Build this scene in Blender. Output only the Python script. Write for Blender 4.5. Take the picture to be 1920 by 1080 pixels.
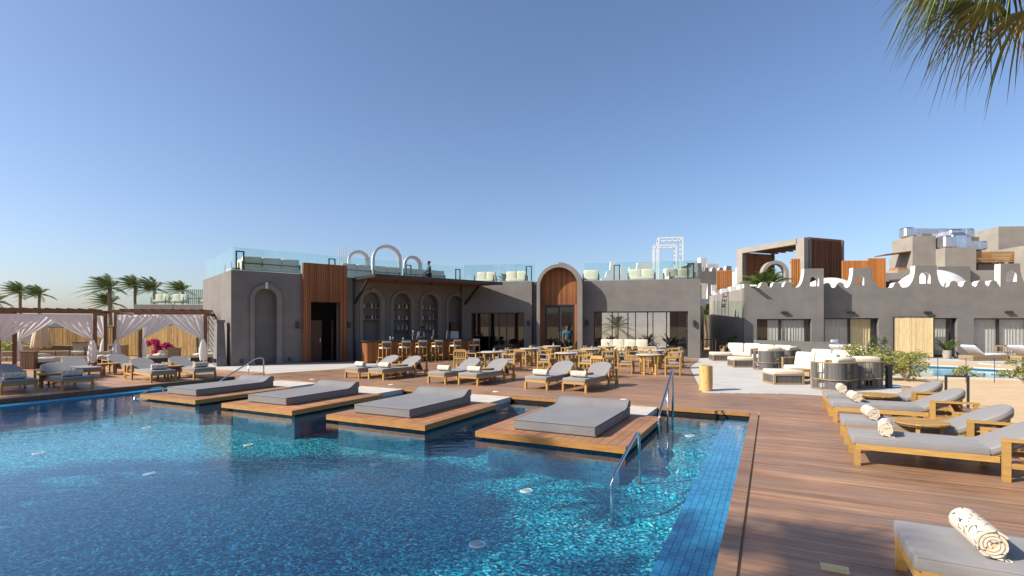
import bpy, bmesh, math, random
from mathutils import Vector, Matrix
from mathutils.geometry import tessellate_polygon
R = math.radians
rnd = random.Random(7)
S = bpy.context.scene
COL = S.collection
for o in list(bpy.data.objects): bpy.data.objects.remove(o)

# ---------------------------------------------------------------- camera, sky, sun, exposure
cam = bpy.data.objects.new('camera', bpy.data.cameras.new('camera'))
COL.objects.link(cam)
cam.location = (0, 0, 1.85); cam.rotation_euler = (R(90), 0, 0)
cam.data.sensor_width = 36; cam.data.lens = 18.0
cam.data.shift_y = 0.0354; cam.data.clip_end = 5000; cam.data.clip_start = 0.05
S.camera = cam
SUN_EL, SUN_AZ = R(35), math.atan2(-0.95, -0.30)      # sun stands to the left, a little behind the camera
W = bpy.data.worlds.new('World'); S.world = W; W.use_nodes = True
wn = W.node_tree.nodes; wn.clear()
sky = wn.new('ShaderNodeTexSky'); sky.sky_type = 'NISHITA'; sky.sun_disc = False
sky.sun_elevation = SUN_EL; sky.sun_rotation = SUN_AZ
sky.air_density = 1.0; sky.dust_density = 1.45; sky.ozone_density = 4.5; sky.altitude = 0
wb = wn.new('ShaderNodeBackground'); wb.inputs['Strength'].default_value = 0.12
wo = wn.new('ShaderNodeOutputWorld')
wt = wn.new('ShaderNodeMix'); wt.data_type = 'RGBA'; wt.blend_type = 'MULTIPLY'; wt.inputs[0].default_value = 1.0; wt.inputs[7].default_value = (.98, .93, .95, 1)   # white-balance tint, alike over the whole sky
W.node_tree.links.new(sky.outputs[0], wt.inputs[6]); W.node_tree.links.new(wt.outputs[2], wb.inputs[0]); W.node_tree.links.new(wb.outputs[0], wo.inputs[0])
sd = bpy.data.lights.new('sun', 'SUN'); sd.energy = 5.0; sd.angle = R(0.53); sd.color = (1.0, 0.925, 0.82)
sun = bpy.data.objects.new('sun', sd); COL.objects.link(sun); sun.location = (-30, -10, 40)
sdir = Vector((-0.95 / math.hypot(.95, .3) * math.cos(SUN_EL), -0.30 / math.hypot(.95, .3) * math.cos(SUN_EL), math.sin(SUN_EL)))
sun.rotation_euler = sdir.to_track_quat('Z', 'Y').to_euler()
S.view_settings.view_transform = 'Standard'; S.view_settings.look = 'None'
S.view_settings.exposure = 0.62; S.view_settings.gamma = 1.0
S.render.engine = 'CYCLES'
S.cycles.max_bounces = 8; S.cycles.transparent_max_bounces = 24; S.cycles.glossy_bounces = 4
S.cycles.caustics_reflective = False; S.cycles.caustics_refractive = False

# ---------------------------------------------------------------- materials
MATS = {}
def nodes_of(name):
    m = bpy.data.materials.new(name); m.use_nodes = True; nt = m.node_tree; nt.nodes.clear()
    out = nt.nodes.new('ShaderNodeOutputMaterial'); MATS[name] = m
    return m, nt, out
def N(nt, t, **kw):
    n = nt.nodes.new(t)
    for k, v in kw.items():
        if k in n.inputs: n.inputs[k].default_value = v
        else: setattr(n, k, v)
    return n
def rgba(c): return (c[0], c[1], c[2], 1.0)
def ramp(nt, fac, stops):
    r = nt.nodes.new('ShaderNodeValToRGB'); cr = r.color_ramp
    while len(cr.elements) < len(stops): cr.elements.new(0.5)
    for e, (p, c) in zip(cr.elements, stops): e.position = p; e.color = rgba(c)
    nt.links.new(fac, r.inputs[0]); return r.outputs[0]
def vary(nt, colour, amount, seed_island=True):
    """scale a colour by a value that differs for every object / loose piece"""
    oi = N(nt, 'ShaderNodeObjectInfo'); ge = N(nt, 'ShaderNodeNewGeometry')
    ad = N(nt, 'ShaderNodeMath', operation='ADD'); nt.links.new(oi.outputs['Random'], ad.inputs[0]); nt.links.new(ge.outputs['Random Per Island'], ad.inputs[1])
    fr = N(nt, 'ShaderNodeMath', operation='FRACT'); nt.links.new(ad.outputs[0], fr.inputs[0])
    mr = N(nt, 'ShaderNodeMapRange'); nt.links.new(fr.outputs[0], mr.inputs[0]); mr.inputs[3].default_value = 1 - amount; mr.inputs[4].default_value = 1 + amount
    mx = N(nt, 'ShaderNodeMix', data_type='RGBA', blend_type='MULTIPLY'); mx.inputs[0].default_value = 1
    nt.links.new(colour, mx.inputs[6]); nt.links.new(mr.outputs[0], mx.inputs[7])
    return mx.outputs[2], fr.outputs[0]
def M(name, c1, c2=None, scale=6.0, stretch=(1, 1, 1), rough=.7, metal=0.0, bump=0.0, bscale=None, var=0.0, coord='Object', rotz=0.0, detail=5, spec=.4, lo=.35, hi=.7, sheen=0.0, transl=0.0):
    """plain procedural surface: two colours through stretched noise, optional bump, per-piece variation"""
    m, nt, out = nodes_of(name); L = nt.links.new
    b = N(nt, 'ShaderNodeBsdfPrincipled'); b.inputs['Roughness'].default_value = rough; b.inputs['Metallic'].default_value = metal
    b.inputs['Specular IOR Level'].default_value = spec
    if sheen: b.inputs['Sheen Weight'].default_value = sheen
    if coord == 'World': src = N(nt, 'ShaderNodeNewGeometry').outputs['Position']
    else: src = N(nt, 'ShaderNodeTexCoord').outputs[coord]
    mp = N(nt, 'ShaderNodeMapping'); L(src, mp.inputs[0]); mp.inputs['Rotation'].default_value = (0, 0, rotz)
    mp2 = N(nt, 'ShaderNodeMapping'); L(mp.outputs[0], mp2.inputs[0]); mp2.inputs['Scale'].default_value = stretch
    nz = N(nt, 'ShaderNodeTexNoise'); nz.inputs['Scale'].default_value = scale; nz.inputs['Detail'].default_value = detail; L(mp2.outputs[0], nz.inputs[0])
    c2 = c2 or tuple(x * .85 for x in c1)
    col = ramp(nt, nz.outputs[0], [(lo, c1), (hi, c2)])
    if var: col, _ = vary(nt, col, var)
    L(col, b.inputs['Base Color'])
    if bump:
        n2 = N(nt, 'ShaderNodeTexNoise'); n2.inputs['Scale'].default_value = bscale or scale * 4; n2.inputs['Detail'].default_value = 6; L(mp2.outputs[0], n2.inputs[0])
        bp = N(nt, 'ShaderNodeBump'); bp.inputs['Strength'].default_value = bump; bp.inputs['Distance'].default_value = .02
        L(n2.outputs[0], bp.inputs['Height']); L(bp.outputs[0], b.inputs['Normal'])
    if transl:
        tr = N(nt, 'ShaderNodeBsdfTranslucent'); L(col, tr.inputs[0]); mx = N(nt, 'ShaderNodeMixShader'); mx.inputs[0].default_value = transl
        L(b.outputs[0], mx.inputs[1]); L(tr.outputs[0], mx.inputs[2]); L(mx.outputs[0], out.inputs[0])
    else: L(b.outputs[0], out.inputs[0])
    return m
UVROT = R(26.87)          # turns world x,y into the pool's own axes
def render_coat(name, c, k=1.0):
    """trowelled render: cloudy tone, fine grain, faint vertical rain streaks and a dusty foot"""
    m, nt, out = nodes_of(name); L = nt.links.new; b = N(nt, 'ShaderNodeBsdfPrincipled'); b.inputs['Roughness'].default_value = .92; b.inputs['Specular IOR Level'].default_value = .25
    tc = N(nt, 'ShaderNodeTexCoord').outputs['Object']
    def nz(scale, st, det, rg=.55):
        q = N(nt, 'ShaderNodeMapping'); L(tc, q.inputs[0]); q.inputs['Scale'].default_value = st; n = N(nt, 'ShaderNodeTexNoise'); n.inputs['Scale'].default_value = scale; n.inputs['Detail'].default_value = det; n.inputs['Roughness'].default_value = rg; L(q.outputs[0], n.inputs[0]); return n.outputs[0]
    col = ramp(nt, nz(.9, (1, 1, 1.4), 9, .65), [(.30, tuple(x * .86 for x in c)), (.52, c), (.74, tuple(x * 1.13 for x in c))])
    def mul(col, fac):
        x = N(nt, 'ShaderNodeMix', data_type='RGBA', blend_type='MULTIPLY'); x.inputs[0].default_value = 1; L(col, x.inputs[6]); L(fac, x.inputs[7]); return x.outputs[2]
    col = mul(col, ramp(nt, nz(1.3, (2.4, 2.4, .3), 6, .6), [(.30, (.945, .94, .935)), (.60, (1, 1, 1))]))
    col = mul(col, ramp(nt, nz(38, (1, 1, 1), 4), [(.3, (.93, .93, .93)), (.7, (1.06, 1.06, 1.06))]))
    L(col, b.inputs['Base Color']); bp = N(nt, 'ShaderNodeBump'); bp.inputs['Strength'].default_value = .28 * k; bp.inputs['Distance'].default_value = .02; L(nz(9, (1, 1, 1.6), 9, .7), bp.inputs['Height']); L(bp.outputs[0], b.inputs['Normal']); L(b.outputs[0], out.inputs[0])
render_coat('stucco', (.178, .166, .153)); render_coat('stucco_pale', (.285, .258, .222)); render_coat('trim', (.208, .193, .176), .6)
M('white_plaster', (.66, .65, .625), (.56, .55, .525), scale=2, rough=.85, bump=.1)
M('concrete', (.50, .475, .43), (.43, .405, .365), scale=.9, rough=.85, bump=.06, coord='World', detail=8)
M('concrete_slab', (.55, .51, .445), (.46, .425, .37), scale=3, rough=.8, bump=.08)
M('sand', (.58, .42, .245), (.50, .355, .20), scale=2.2, rough=.95, bump=.5, bscale=14, coord='World', detail=9)
M('earth', (.30, .22, .14), (.22, .16, .10), scale=.05, rough=.95, coord='World', detail=9)
M('hill', (.30, .19, .13), (.20, .12, .085), scale=.02, rough=.95, coord='World', detail=9)
M('teak', (.43, .255, .072), (.32, .18, .048), scale=5, stretch=(1, 6, 6), rough=.6, bump=.08, var=.16, lo=.3, hi=.75)
M('teak_grey', (.30, .21, .12), (.24, .165, .09), scale=5, stretch=(1, 6, 6), rough=.65, bump=.05, var=.1)
M('cladding', (.30, .115, .036), (.19, .066, .022), scale=2.2, stretch=(7, 7, .7), rough=.6, bump=.08, var=.28)
M('cladding_shaded', (.17, .062, .024), (.10, .034, .014), scale=2.2, stretch=(7, 7, .7), rough=.65, bump=.08, var=.3)  # cladding copy darkened to stand for shade on the pavilion slats
M('cladding_bright', (.52, .20, .045), (.38, .13, .028), scale=2.2, stretch=(7, 7, .7), rough=.6, bump=.08, var=.2)
M('louvre', (.42, .24, .09), (.33, .18, .06), scale=3, stretch=(.6, 5, 5), rough=.6, var=.15)
M('pergola_wood', (.21, .105, .05), (.15, .07, .032), scale=3, stretch=(5, 5, .8), rough=.65, bump=.08, var=.12)
M('log', (.62, .40, .15), (.46, .27, .085), scale=3, stretch=(5, 5, .7), rough=.7, bump=.2)
M('fabric', (.225, .214, .208), (.205, .195, .19), scale=2.5, rough=.95, bump=.22, bscale=8, sheen=.15)
M('fabric_dark', (.085, .085, .095), (.07, .07, .08), scale=9, rough=.95, bump=.06, bscale=140)
M('fabric_bed', (.178, .173, .172), (.155, .150, .150), scale=2.4, rough=.8, bump=.3, bscale=5, sheen=.1)
M('cream', (.64, .58, .45), (.58, .52, .40), scale=4, rough=.95, bump=.08, bscale=90)
M('pillow', (.10, .095, .095), (.20, .19, .18), scale=5, rough=.95, bump=.06, bscale=90)
M('rope', (.125, .118, .112), (.085, .08, .076), scale=30, rough=.9, var=.25)
M('black_metal', (.018, .018, .02), (.025, .025, .027), scale=6, rough=.45, spec=.5)
M('steel', (.62, .62, .63), (.55, .55, .56), scale=8, rough=.18, metal=1.0)
M('duct', (.74, .75, .77), (.62, .64, .67), scale=2, rough=.35, metal=1.0)
M('white_metal', (.60, .60, .59), (.55, .55, .54), scale=5, rough=.5)
M('marble_black', (.02, .02, .022), (.05, .05, .052), scale=4, rough=.2, spec=.5)
M('tabletop', (.52, .50, .47), (.46, .44, .41), scale=6, rough=.5)
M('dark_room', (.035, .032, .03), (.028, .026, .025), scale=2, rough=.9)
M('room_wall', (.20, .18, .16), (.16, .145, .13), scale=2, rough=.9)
M('door_wood', (.10, .038, .016), (.065, .024, .01), scale=2, stretch=(6, 6, .7), rough=.5, bump=.05)
M('curtain_room', (.80, .77, .70), (.72, .69, .62), scale=3, rough=.95, transl=.25)
M('net', (.78, .75, .73), (.84, .81, .79), scale=5, rough=.95, transl=.45)
M('bamboo', (.42, .275, .105), (.28, .17, .058), scale=3.0, stretch=(6, 6, .8), rough=.65, var=.35)
M('bamboo_pale', (.66, .52, .29), (.56, .42, .21), scale=3.0, stretch=(6, 6, .8), rough=.65, var=.18)
M('leaf', (.075, .115, .028), (.045, .078, .018), scale=3, rough=.6, var=.5, transl=.3)
M('leaf_yellow', (.38, .35, .10), (.19, .21, .045), scale=3, rough=.6, var=.5, transl=.35)
M('leaf_palm', (.16, .20, .05), (.085, .115, .028), scale=2, rough=.5, var=.45, transl=.2)
M('leaf_dry', (.30, .20, .085), (.19, .12, .045), scale=2, rough=.7, var=.4, transl=.2)
M('bark', (.20, .145, .095), (.12, .085, .055), scale=5, stretch=(1, 1, 4), rough=.9, bump=.6)
M('bougainvillea', (.52, .010, .16), (.40, .008, .12), scale=4, rough=.7, var=.35, transl=.3)
M('flower_white', (.82, .80, .74), (.75, .73, .68), scale=4, rough=.7)
M('skin_brown', (.16, .085, .05), (.14, .072, .042), scale=6, rough=.6)
M('cloth_blue', (.20, .26, .42), (.16, .21, .35), scale=7, rough=.9)
M('cloth_white', (.66, .66, .70), (.58, .58, .62), scale=7, rough=.9)
M('cloth_black', (.02, .02, .022), (.03, .03, .032), scale=7, rough=.9)
M('cloth_teal', (.03, .13, .18), (.025, .10, .14), scale=7, rough=.9)
M('hair', (.012, .01, .009), (.02, .016, .014), scale=20, rough=.7)
M('bottle_glass', (.16, .09, .03), (.30, .30, .26), scale=1.5, rough=.15, var=.6, coord='World')
M('bottle_clear', (.55, .56, .52), (.42, .42, .38), scale=3, rough=.15, var=.3)
M('label_white', (.75, .73, .68), rough=.8)
M('brass', (.60, .46, .20), (.52, .39, .16), scale=6, rough=.45)
M('lamp_rim', (.70, .70, .68), rough=.4)
M('terracotta', (.42, .16, .085), (.33, .12, .06), scale=3, rough=.85)
M('umbrella_cloth', (.72, .60, .42), (.64, .52, .35), scale=3, rough=.95, transl=.25)
M('grout', (.05, .20, .36), (.04, .16, .30), scale=5, rough=.7)
M('tile', (.018, .20, .36), (.030, .28, .46), scale=1.6, rough=.25, var=.25, coord='World')
M('plunge_tile', (.30, .56, .66), (.24, .48, .60), scale=8, rough=.4, coord='World')
M('ledge_blue', (.035, .30, .50), (.03, .24, .43), scale=9, rough=.3, coord='World')
M('fascia_wood', (.40, .195, .050), (.30, .135, .032), scale=4, stretch=(1, 6, 6), rough=.55, bump=.06, var=.1)
M('gap', (.006, .006, .007), rough=.9)
M('wicker_dark', (.05, .045, .042), (.075, .068, .06), scale=40, rough=.85)
M('planter', (.34, .30, .25), (.28, .245, .2), scale=4, rough=.9)

def wood_deck():
    """weathered hardwood boards: long streaks of red-brown, violet-grey wear and pale scuffs"""
    for name, tint in (('deck', 1.0), ('deck_grazing', 1.45), ('platform_wood', 1.0)):  # side deck copy is lightened to stand for its grazing-angle brightness
        m, nt, out = nodes_of(name); L = nt.links.new
        b = N(nt, 'ShaderNodeBsdfPrincipled'); pos = N(nt, 'ShaderNodeNewGeometry').outputs['Position']
        mp = N(nt, 'ShaderNodeMapping'); L(pos, mp.inputs[0]); mp.inputs['Rotation'].default_value = (0, 0, UVROT)
        def nz(scale, st, det=6):
            q = N(nt, 'ShaderNodeMapping'); L(mp.outputs[0], q.inputs[0]); q.inputs['Scale'].default_value = st
            n = N(nt, 'ShaderNodeTexNoise'); n.inputs['Scale'].default_value = scale; n.inputs['Detail'].default_value = det; n.inputs['Roughness'].default_value = .62; L(q.outputs[0], n.inputs[0]); return n.outputs[0]
        base = ramp(nt, nz(1.5, (.55, 9, 1)), [(.28, (.145 * tint, .068 * tint, .036 * tint)), (.48, (.262 * tint, .142 * tint, .079 * tint)), (.70, (.38 * tint, .230 * tint, .135 * tint))])
        base, r = vary(nt, base, .20)
        pt = N(nt, 'ShaderNodeMix', data_type='RGBA', blend_type='MULTIPLY'); pt.inputs[0].default_value = 1; L(base, pt.inputs[6]); L(ramp(nt, nz(.42, (1, 1, 1), 4), [(.32, (.72, .70, .70)), (.5, (1.08, 1.06, 1.02)), (.68, (1.42, 1.34, 1.22))]), pt.inputs[7]); base = pt.outputs[2]
        wear = ramp(nt, nz(.9, (.5, 2.6, 1), 10), [(.44, (0, 0, 0)), (.66, (.75, .75, .75))])
        mx = N(nt, 'ShaderNodeMix', data_type='RGBA'); L(wear, mx.inputs[0]); L(base, mx.inputs[6]); mx.inputs[7].default_value = rgba((.225 * tint, .155 * tint, .112 * tint))
        sc = ramp(nt, nz(2.6, (.5, 14, 1), 8), [(.60, (0, 0, 0)), (.76, (.8, .8, .8))])
        m2 = N(nt, 'ShaderNodeMix', data_type='RGBA'); L(sc, m2.inputs[0]); L(mx.outputs[2], m2.inputs[6]); m2.inputs[7].default_value = rgba((.50, .39, .32))
        fin = m2.outputs[2]
        if name == 'platform_wood':
            wm = N(nt, 'ShaderNodeMix', data_type='RGBA', blend_type='MULTIPLY'); wm.inputs[0].default_value = 1; L(fin, wm.inputs[6]); wm.inputs[7].default_value = rgba((1.28, 1.06, .80)); fin = wm.outputs[2]
        L(fin, b.inputs['Base Color']); b.inputs['Roughness'].default_value = .48
        bp = N(nt, 'ShaderNodeBump'); bp.inputs['Strength'].default_value = .25; bp.inputs['Distance'].default_value = .01; L(nz(3, (.6, 30, 1)), bp.inputs['Height']); L(bp.outputs[0], b.inputs['Normal'])
        L(b.outputs[0], out.inputs[0])
wood_deck()

def pool_mosaic():
    """small glass mosaic: cells of mixed blues and teals with water glints painted into the palest"""
    m, nt, out = nodes_of('mosaic'); L = nt.links.new
    b = N(nt, 'ShaderNodeBsdfPrincipled'); b.inputs['Roughness'].default_value = .3
    pos = N(nt, 'ShaderNodeNewGeometry').outputs['Position']
    wob = N(nt, 'ShaderNodeTexNoise'); wob.inputs['Scale'].default_value = 7; wob.inputs['Detail'].default_value = 2; L(pos, wob.inputs[0])  # wobble puts the bending of light by ripples into the pattern
    ad = N(nt, 'ShaderNodeVectorMath', operation='MULTIPLY_ADD'); L(wob.outputs['Color'], ad.inputs[0]); ad.inputs[1].default_value = (.10, .10, .02); L(pos, ad.inputs[2])
    mp = N(nt, 'ShaderNodeMapping'); L(ad.outputs[0], mp.inputs[0]); mp.inputs['Rotation'].default_value = (0, 0, UVROT); mp.inputs['Scale'].default_value = (38, 38, 38)
    vo = N(nt, 'ShaderNodeTexVoronoi'); vo.inputs['Scale'].default_value = 1.0; vo.inputs['Randomness'].default_value = .75; L(mp.outputs[0], vo.inputs[0])
    sp = N(nt, 'ShaderNodeSeparateColor'); L(vo.outputs['Color'], sp.inputs[0])
    col = ramp(nt, sp.outputs[0], [(0, (.0, .018, .046)), (.22, (.0, .070, .122)), (.50, (.001, .185, .265)), (.76, (.004, .34, .43)), (.90, (.03, .55, .62)), (.98, (.22, .78, .78)), (1.0, (.55, .60, .40))])  # mixed tile blues; the brightest cells stand for sparkle on the water
    big = N(nt, 'ShaderNodeTexNoise'); big.inputs['Scale'].default_value = .5; L(pos, big.inputs[0])
    bc = ramp(nt, big.outputs[0], [(.3, (.75, .8, .85)), (.7, (1.1, 1.05, 1.0))])
    mx = N(nt, 'ShaderNodeMix', data_type='RGBA', blend_type='MULTIPLY'); mx.inputs[0].default_value = 1; L(col, mx.inputs[6]); L(bc, mx.inputs[7])
    L(mx.outputs[2], b.inputs['Base Color']); L(b.outputs[0], out.inputs[0])
    m, nt, out = nodes_of('mosaic_wall'); L = nt.links.new
    b = N(nt, 'ShaderNodeBsdfPrincipled'); b.inputs['Roughness'].default_value = .3
    mp = N(nt, 'ShaderNodeMapping'); L(N(nt, 'ShaderNodeTexCoord').outputs['Object'], mp.inputs[0]); mp.inputs['Rotation'].default_value = (R(90), 0, 0)
    br = N(nt, 'ShaderNodeTexBrick'); br.offset = 0; br.inputs['Scale'].default_value = 1; br.inputs['Brick Width'].default_value = .06; br.inputs['Row Height'].default_value = .06; br.inputs['Mortar Size'].default_value = .003
    br.inputs['Color1'].default_value = rgba((.002, .05, .10)); br.inputs['Color2'].default_value = rgba((.006, .13, .21)); br.inputs['Mortar'].default_value = rgba((.03, .16, .22)); L(mp.outputs[0], br.inputs[0])
    L(br.outputs[0], b.inputs['Base Color']); L(b.outputs[0], out.inputs[0])
pool_mosaic()

def clear_mat(name, tint, ior, rough=0.0, wave=0.0, gloss=(1, 1, 1), boost=1.0):
    """thin clear sheet: tinted see-through mixed with mirror reflection by Fresnel"""
    m, nt, out = nodes_of(name); L = nt.links.new
    t = N(nt, 'ShaderNodeBsdfTransparent'); t.inputs[0].default_value = rgba(tint)
    g = N(nt, 'ShaderNodeBsdfGlossy'); g.inputs[0].default_value = rgba(gloss); g.inputs['Roughness'].default_value = rough
    fr = N(nt, 'ShaderNodeFresnel'); ge = N(nt, 'ShaderNodeNewGeometry')       # a thin sheet mirrors alike from both sides
    io = N(nt, 'ShaderNodeMapRange'); io.inputs[3].default_value = ior; io.inputs[4].default_value = 1 / ior; L(ge.outputs['Backfacing'], io.inputs[0]); L(io.outputs[0], fr.inputs[0])
    mx = N(nt, 'ShaderNodeMixShader'); fac = fr.outputs[0]
    if boost != 1.0:
        mu = N(nt, 'ShaderNodeMath', operation='MULTIPLY', use_clamp=True); L(fac, mu.inputs[0]); mu.inputs[1].default_value = boost; fac = mu.outputs[0]
    L(fac, mx.inputs[0]); L(t.outputs[0], mx.inputs[1]); L(g.outputs[0], mx.inputs[2]); L(mx.outputs[0], out.inputs[0])
    if wave:
        pos = N(nt, 'ShaderNodeNewGeometry').outputs['Position']
        mp = N(nt, 'ShaderNodeMapping'); L(pos, mp.inputs[0]); mp.inputs['Rotation'].default_value = (0, 0, R(-20)); mp.inputs['Scale'].default_value = (1.0, 2.6, 1)
        n1 = N(nt, 'ShaderNodeTexNoise'); n1.inputs['Scale'].default_value = 2.6; n1.inputs['Detail'].default_value = 3; L(mp.outputs[0], n1.inputs[0])
        n2 = N(nt, 'ShaderNodeTexNoise'); n2.inputs['Scale'].default_value = 9; n2.inputs['Detail'].default_value = 2; L(mp.outputs[0], n2.inputs[0])
        a = N(nt, 'ShaderNodeMath', operation='MULTIPLY_ADD'); L(n2.outputs[0], a.inputs[0]); a.inputs[1].default_value = .28; L(n1.outputs[0], a.inputs[2])
        bp = N(nt, 'ShaderNodeBump'); bp.inputs['Distance'].default_value = .05
        n3 = N(nt, 'ShaderNodeTexNoise'); n3.inputs['Scale'].default_value = .45; n3.inputs['Detail'].default_value = 2; L(mp.outputs[0], n3.inputs[0])     # calm and ruffled patches
        mr = N(nt, 'ShaderNodeMapRange'); L(n3.outputs[0], mr.inputs[0]); mr.inputs[1].default_value = .35; mr.inputs[2].default_value = .65; mr.inputs[3].default_value = wave * .35; mr.inputs[4].default_value = wave * 1.7; L(mr.outputs[0], bp.inputs['Strength'])
        L(a.outputs[0], bp.inputs['Height']); L(bp.outputs[0], g.inputs['Normal']); L(bp.outputs[0], fr.inputs['Normal'])
    return m
clear_mat('water', (.84, .955, .98), 1.31, .006, wave=.07)
clear_mat('plunge_water', (.72, .90, .95), 1.33, .02, wave=.1)
clear_mat('window_glass', (.50, .51, .52), 1.55, .0, boost=1.3)
clear_mat('clear_glass', (.93, .94, .94), 1.5, .0)
clear_mat('rail_glass', (.88, .955, .94), 1.5, .0)

def towel_print():
    m, nt, out = nodes_of('towel'); L = nt.links.new
    b = N(nt, 'ShaderNodeBsdfPrincipled'); b.inputs['Roughness'].default_value = .95
    tc = N(nt, 'ShaderNodeTexCoord'); mp = N(nt, 'ShaderNodeMapping'); L(tc.outputs['Object'], mp.inputs[0]); mp.inputs['Scale'].default_value = (17, 11, 17)
    vo = N(nt, 'ShaderNodeTexVoronoi', feature='DISTANCE_TO_EDGE'); vo.inputs['Scale'].default_value = 1.0; L(mp.outputs[0], vo.inputs[0])
    ma = N(nt, 'ShaderNodeTexNoise'); ma.inputs['Scale'].default_value = 1.3; L(mp.outputs[0], ma.inputs[0])
    line = ramp(nt, vo.outputs['Distance'], [(.045, (1, 1, 1)), (.07, (0, 0, 0))]); gate = ramp(nt, ma.outputs[0], [(.50, (0, 0, 0)), (.53, (1, 1, 1))])
    mm = N(nt, 'ShaderNodeMix', data_type='RGBA', blend_type='MULTIPLY'); mm.inputs[0].default_value = 1; L(line, mm.inputs[6]); L(gate, mm.inputs[7])
    mx = N(nt, 'ShaderNodeMix', data_type='RGBA'); L(mm.outputs[2], mx.inputs[0]); mx.inputs[6].default_value = rgba((.60, .525, .42)); mx.inputs[7].default_value = rgba((.05, .04, .035))
    L(mx.outputs[2], b.inputs['Base Color'])
    n2 = N(nt, 'ShaderNodeTexNoise'); n2.inputs['Scale'].default_value = 220; L(tc.outputs['Object'], n2.inputs[0]); bp = N(nt, 'ShaderNodeBump'); bp.inputs['Strength'].default_value = .3; bp.inputs['Distance'].default_value = .004; L(n2.outputs[0], bp.inputs['Height']); L(bp.outputs[0], b.inputs['Normal'])
    L(b.outputs[0], out.inputs[0])
towel_print()
M('towel_plain', (.55, .42, .27), (.48, .36, .22), scale=30, rough=.95, bump=.25, bscale=200)

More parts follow.
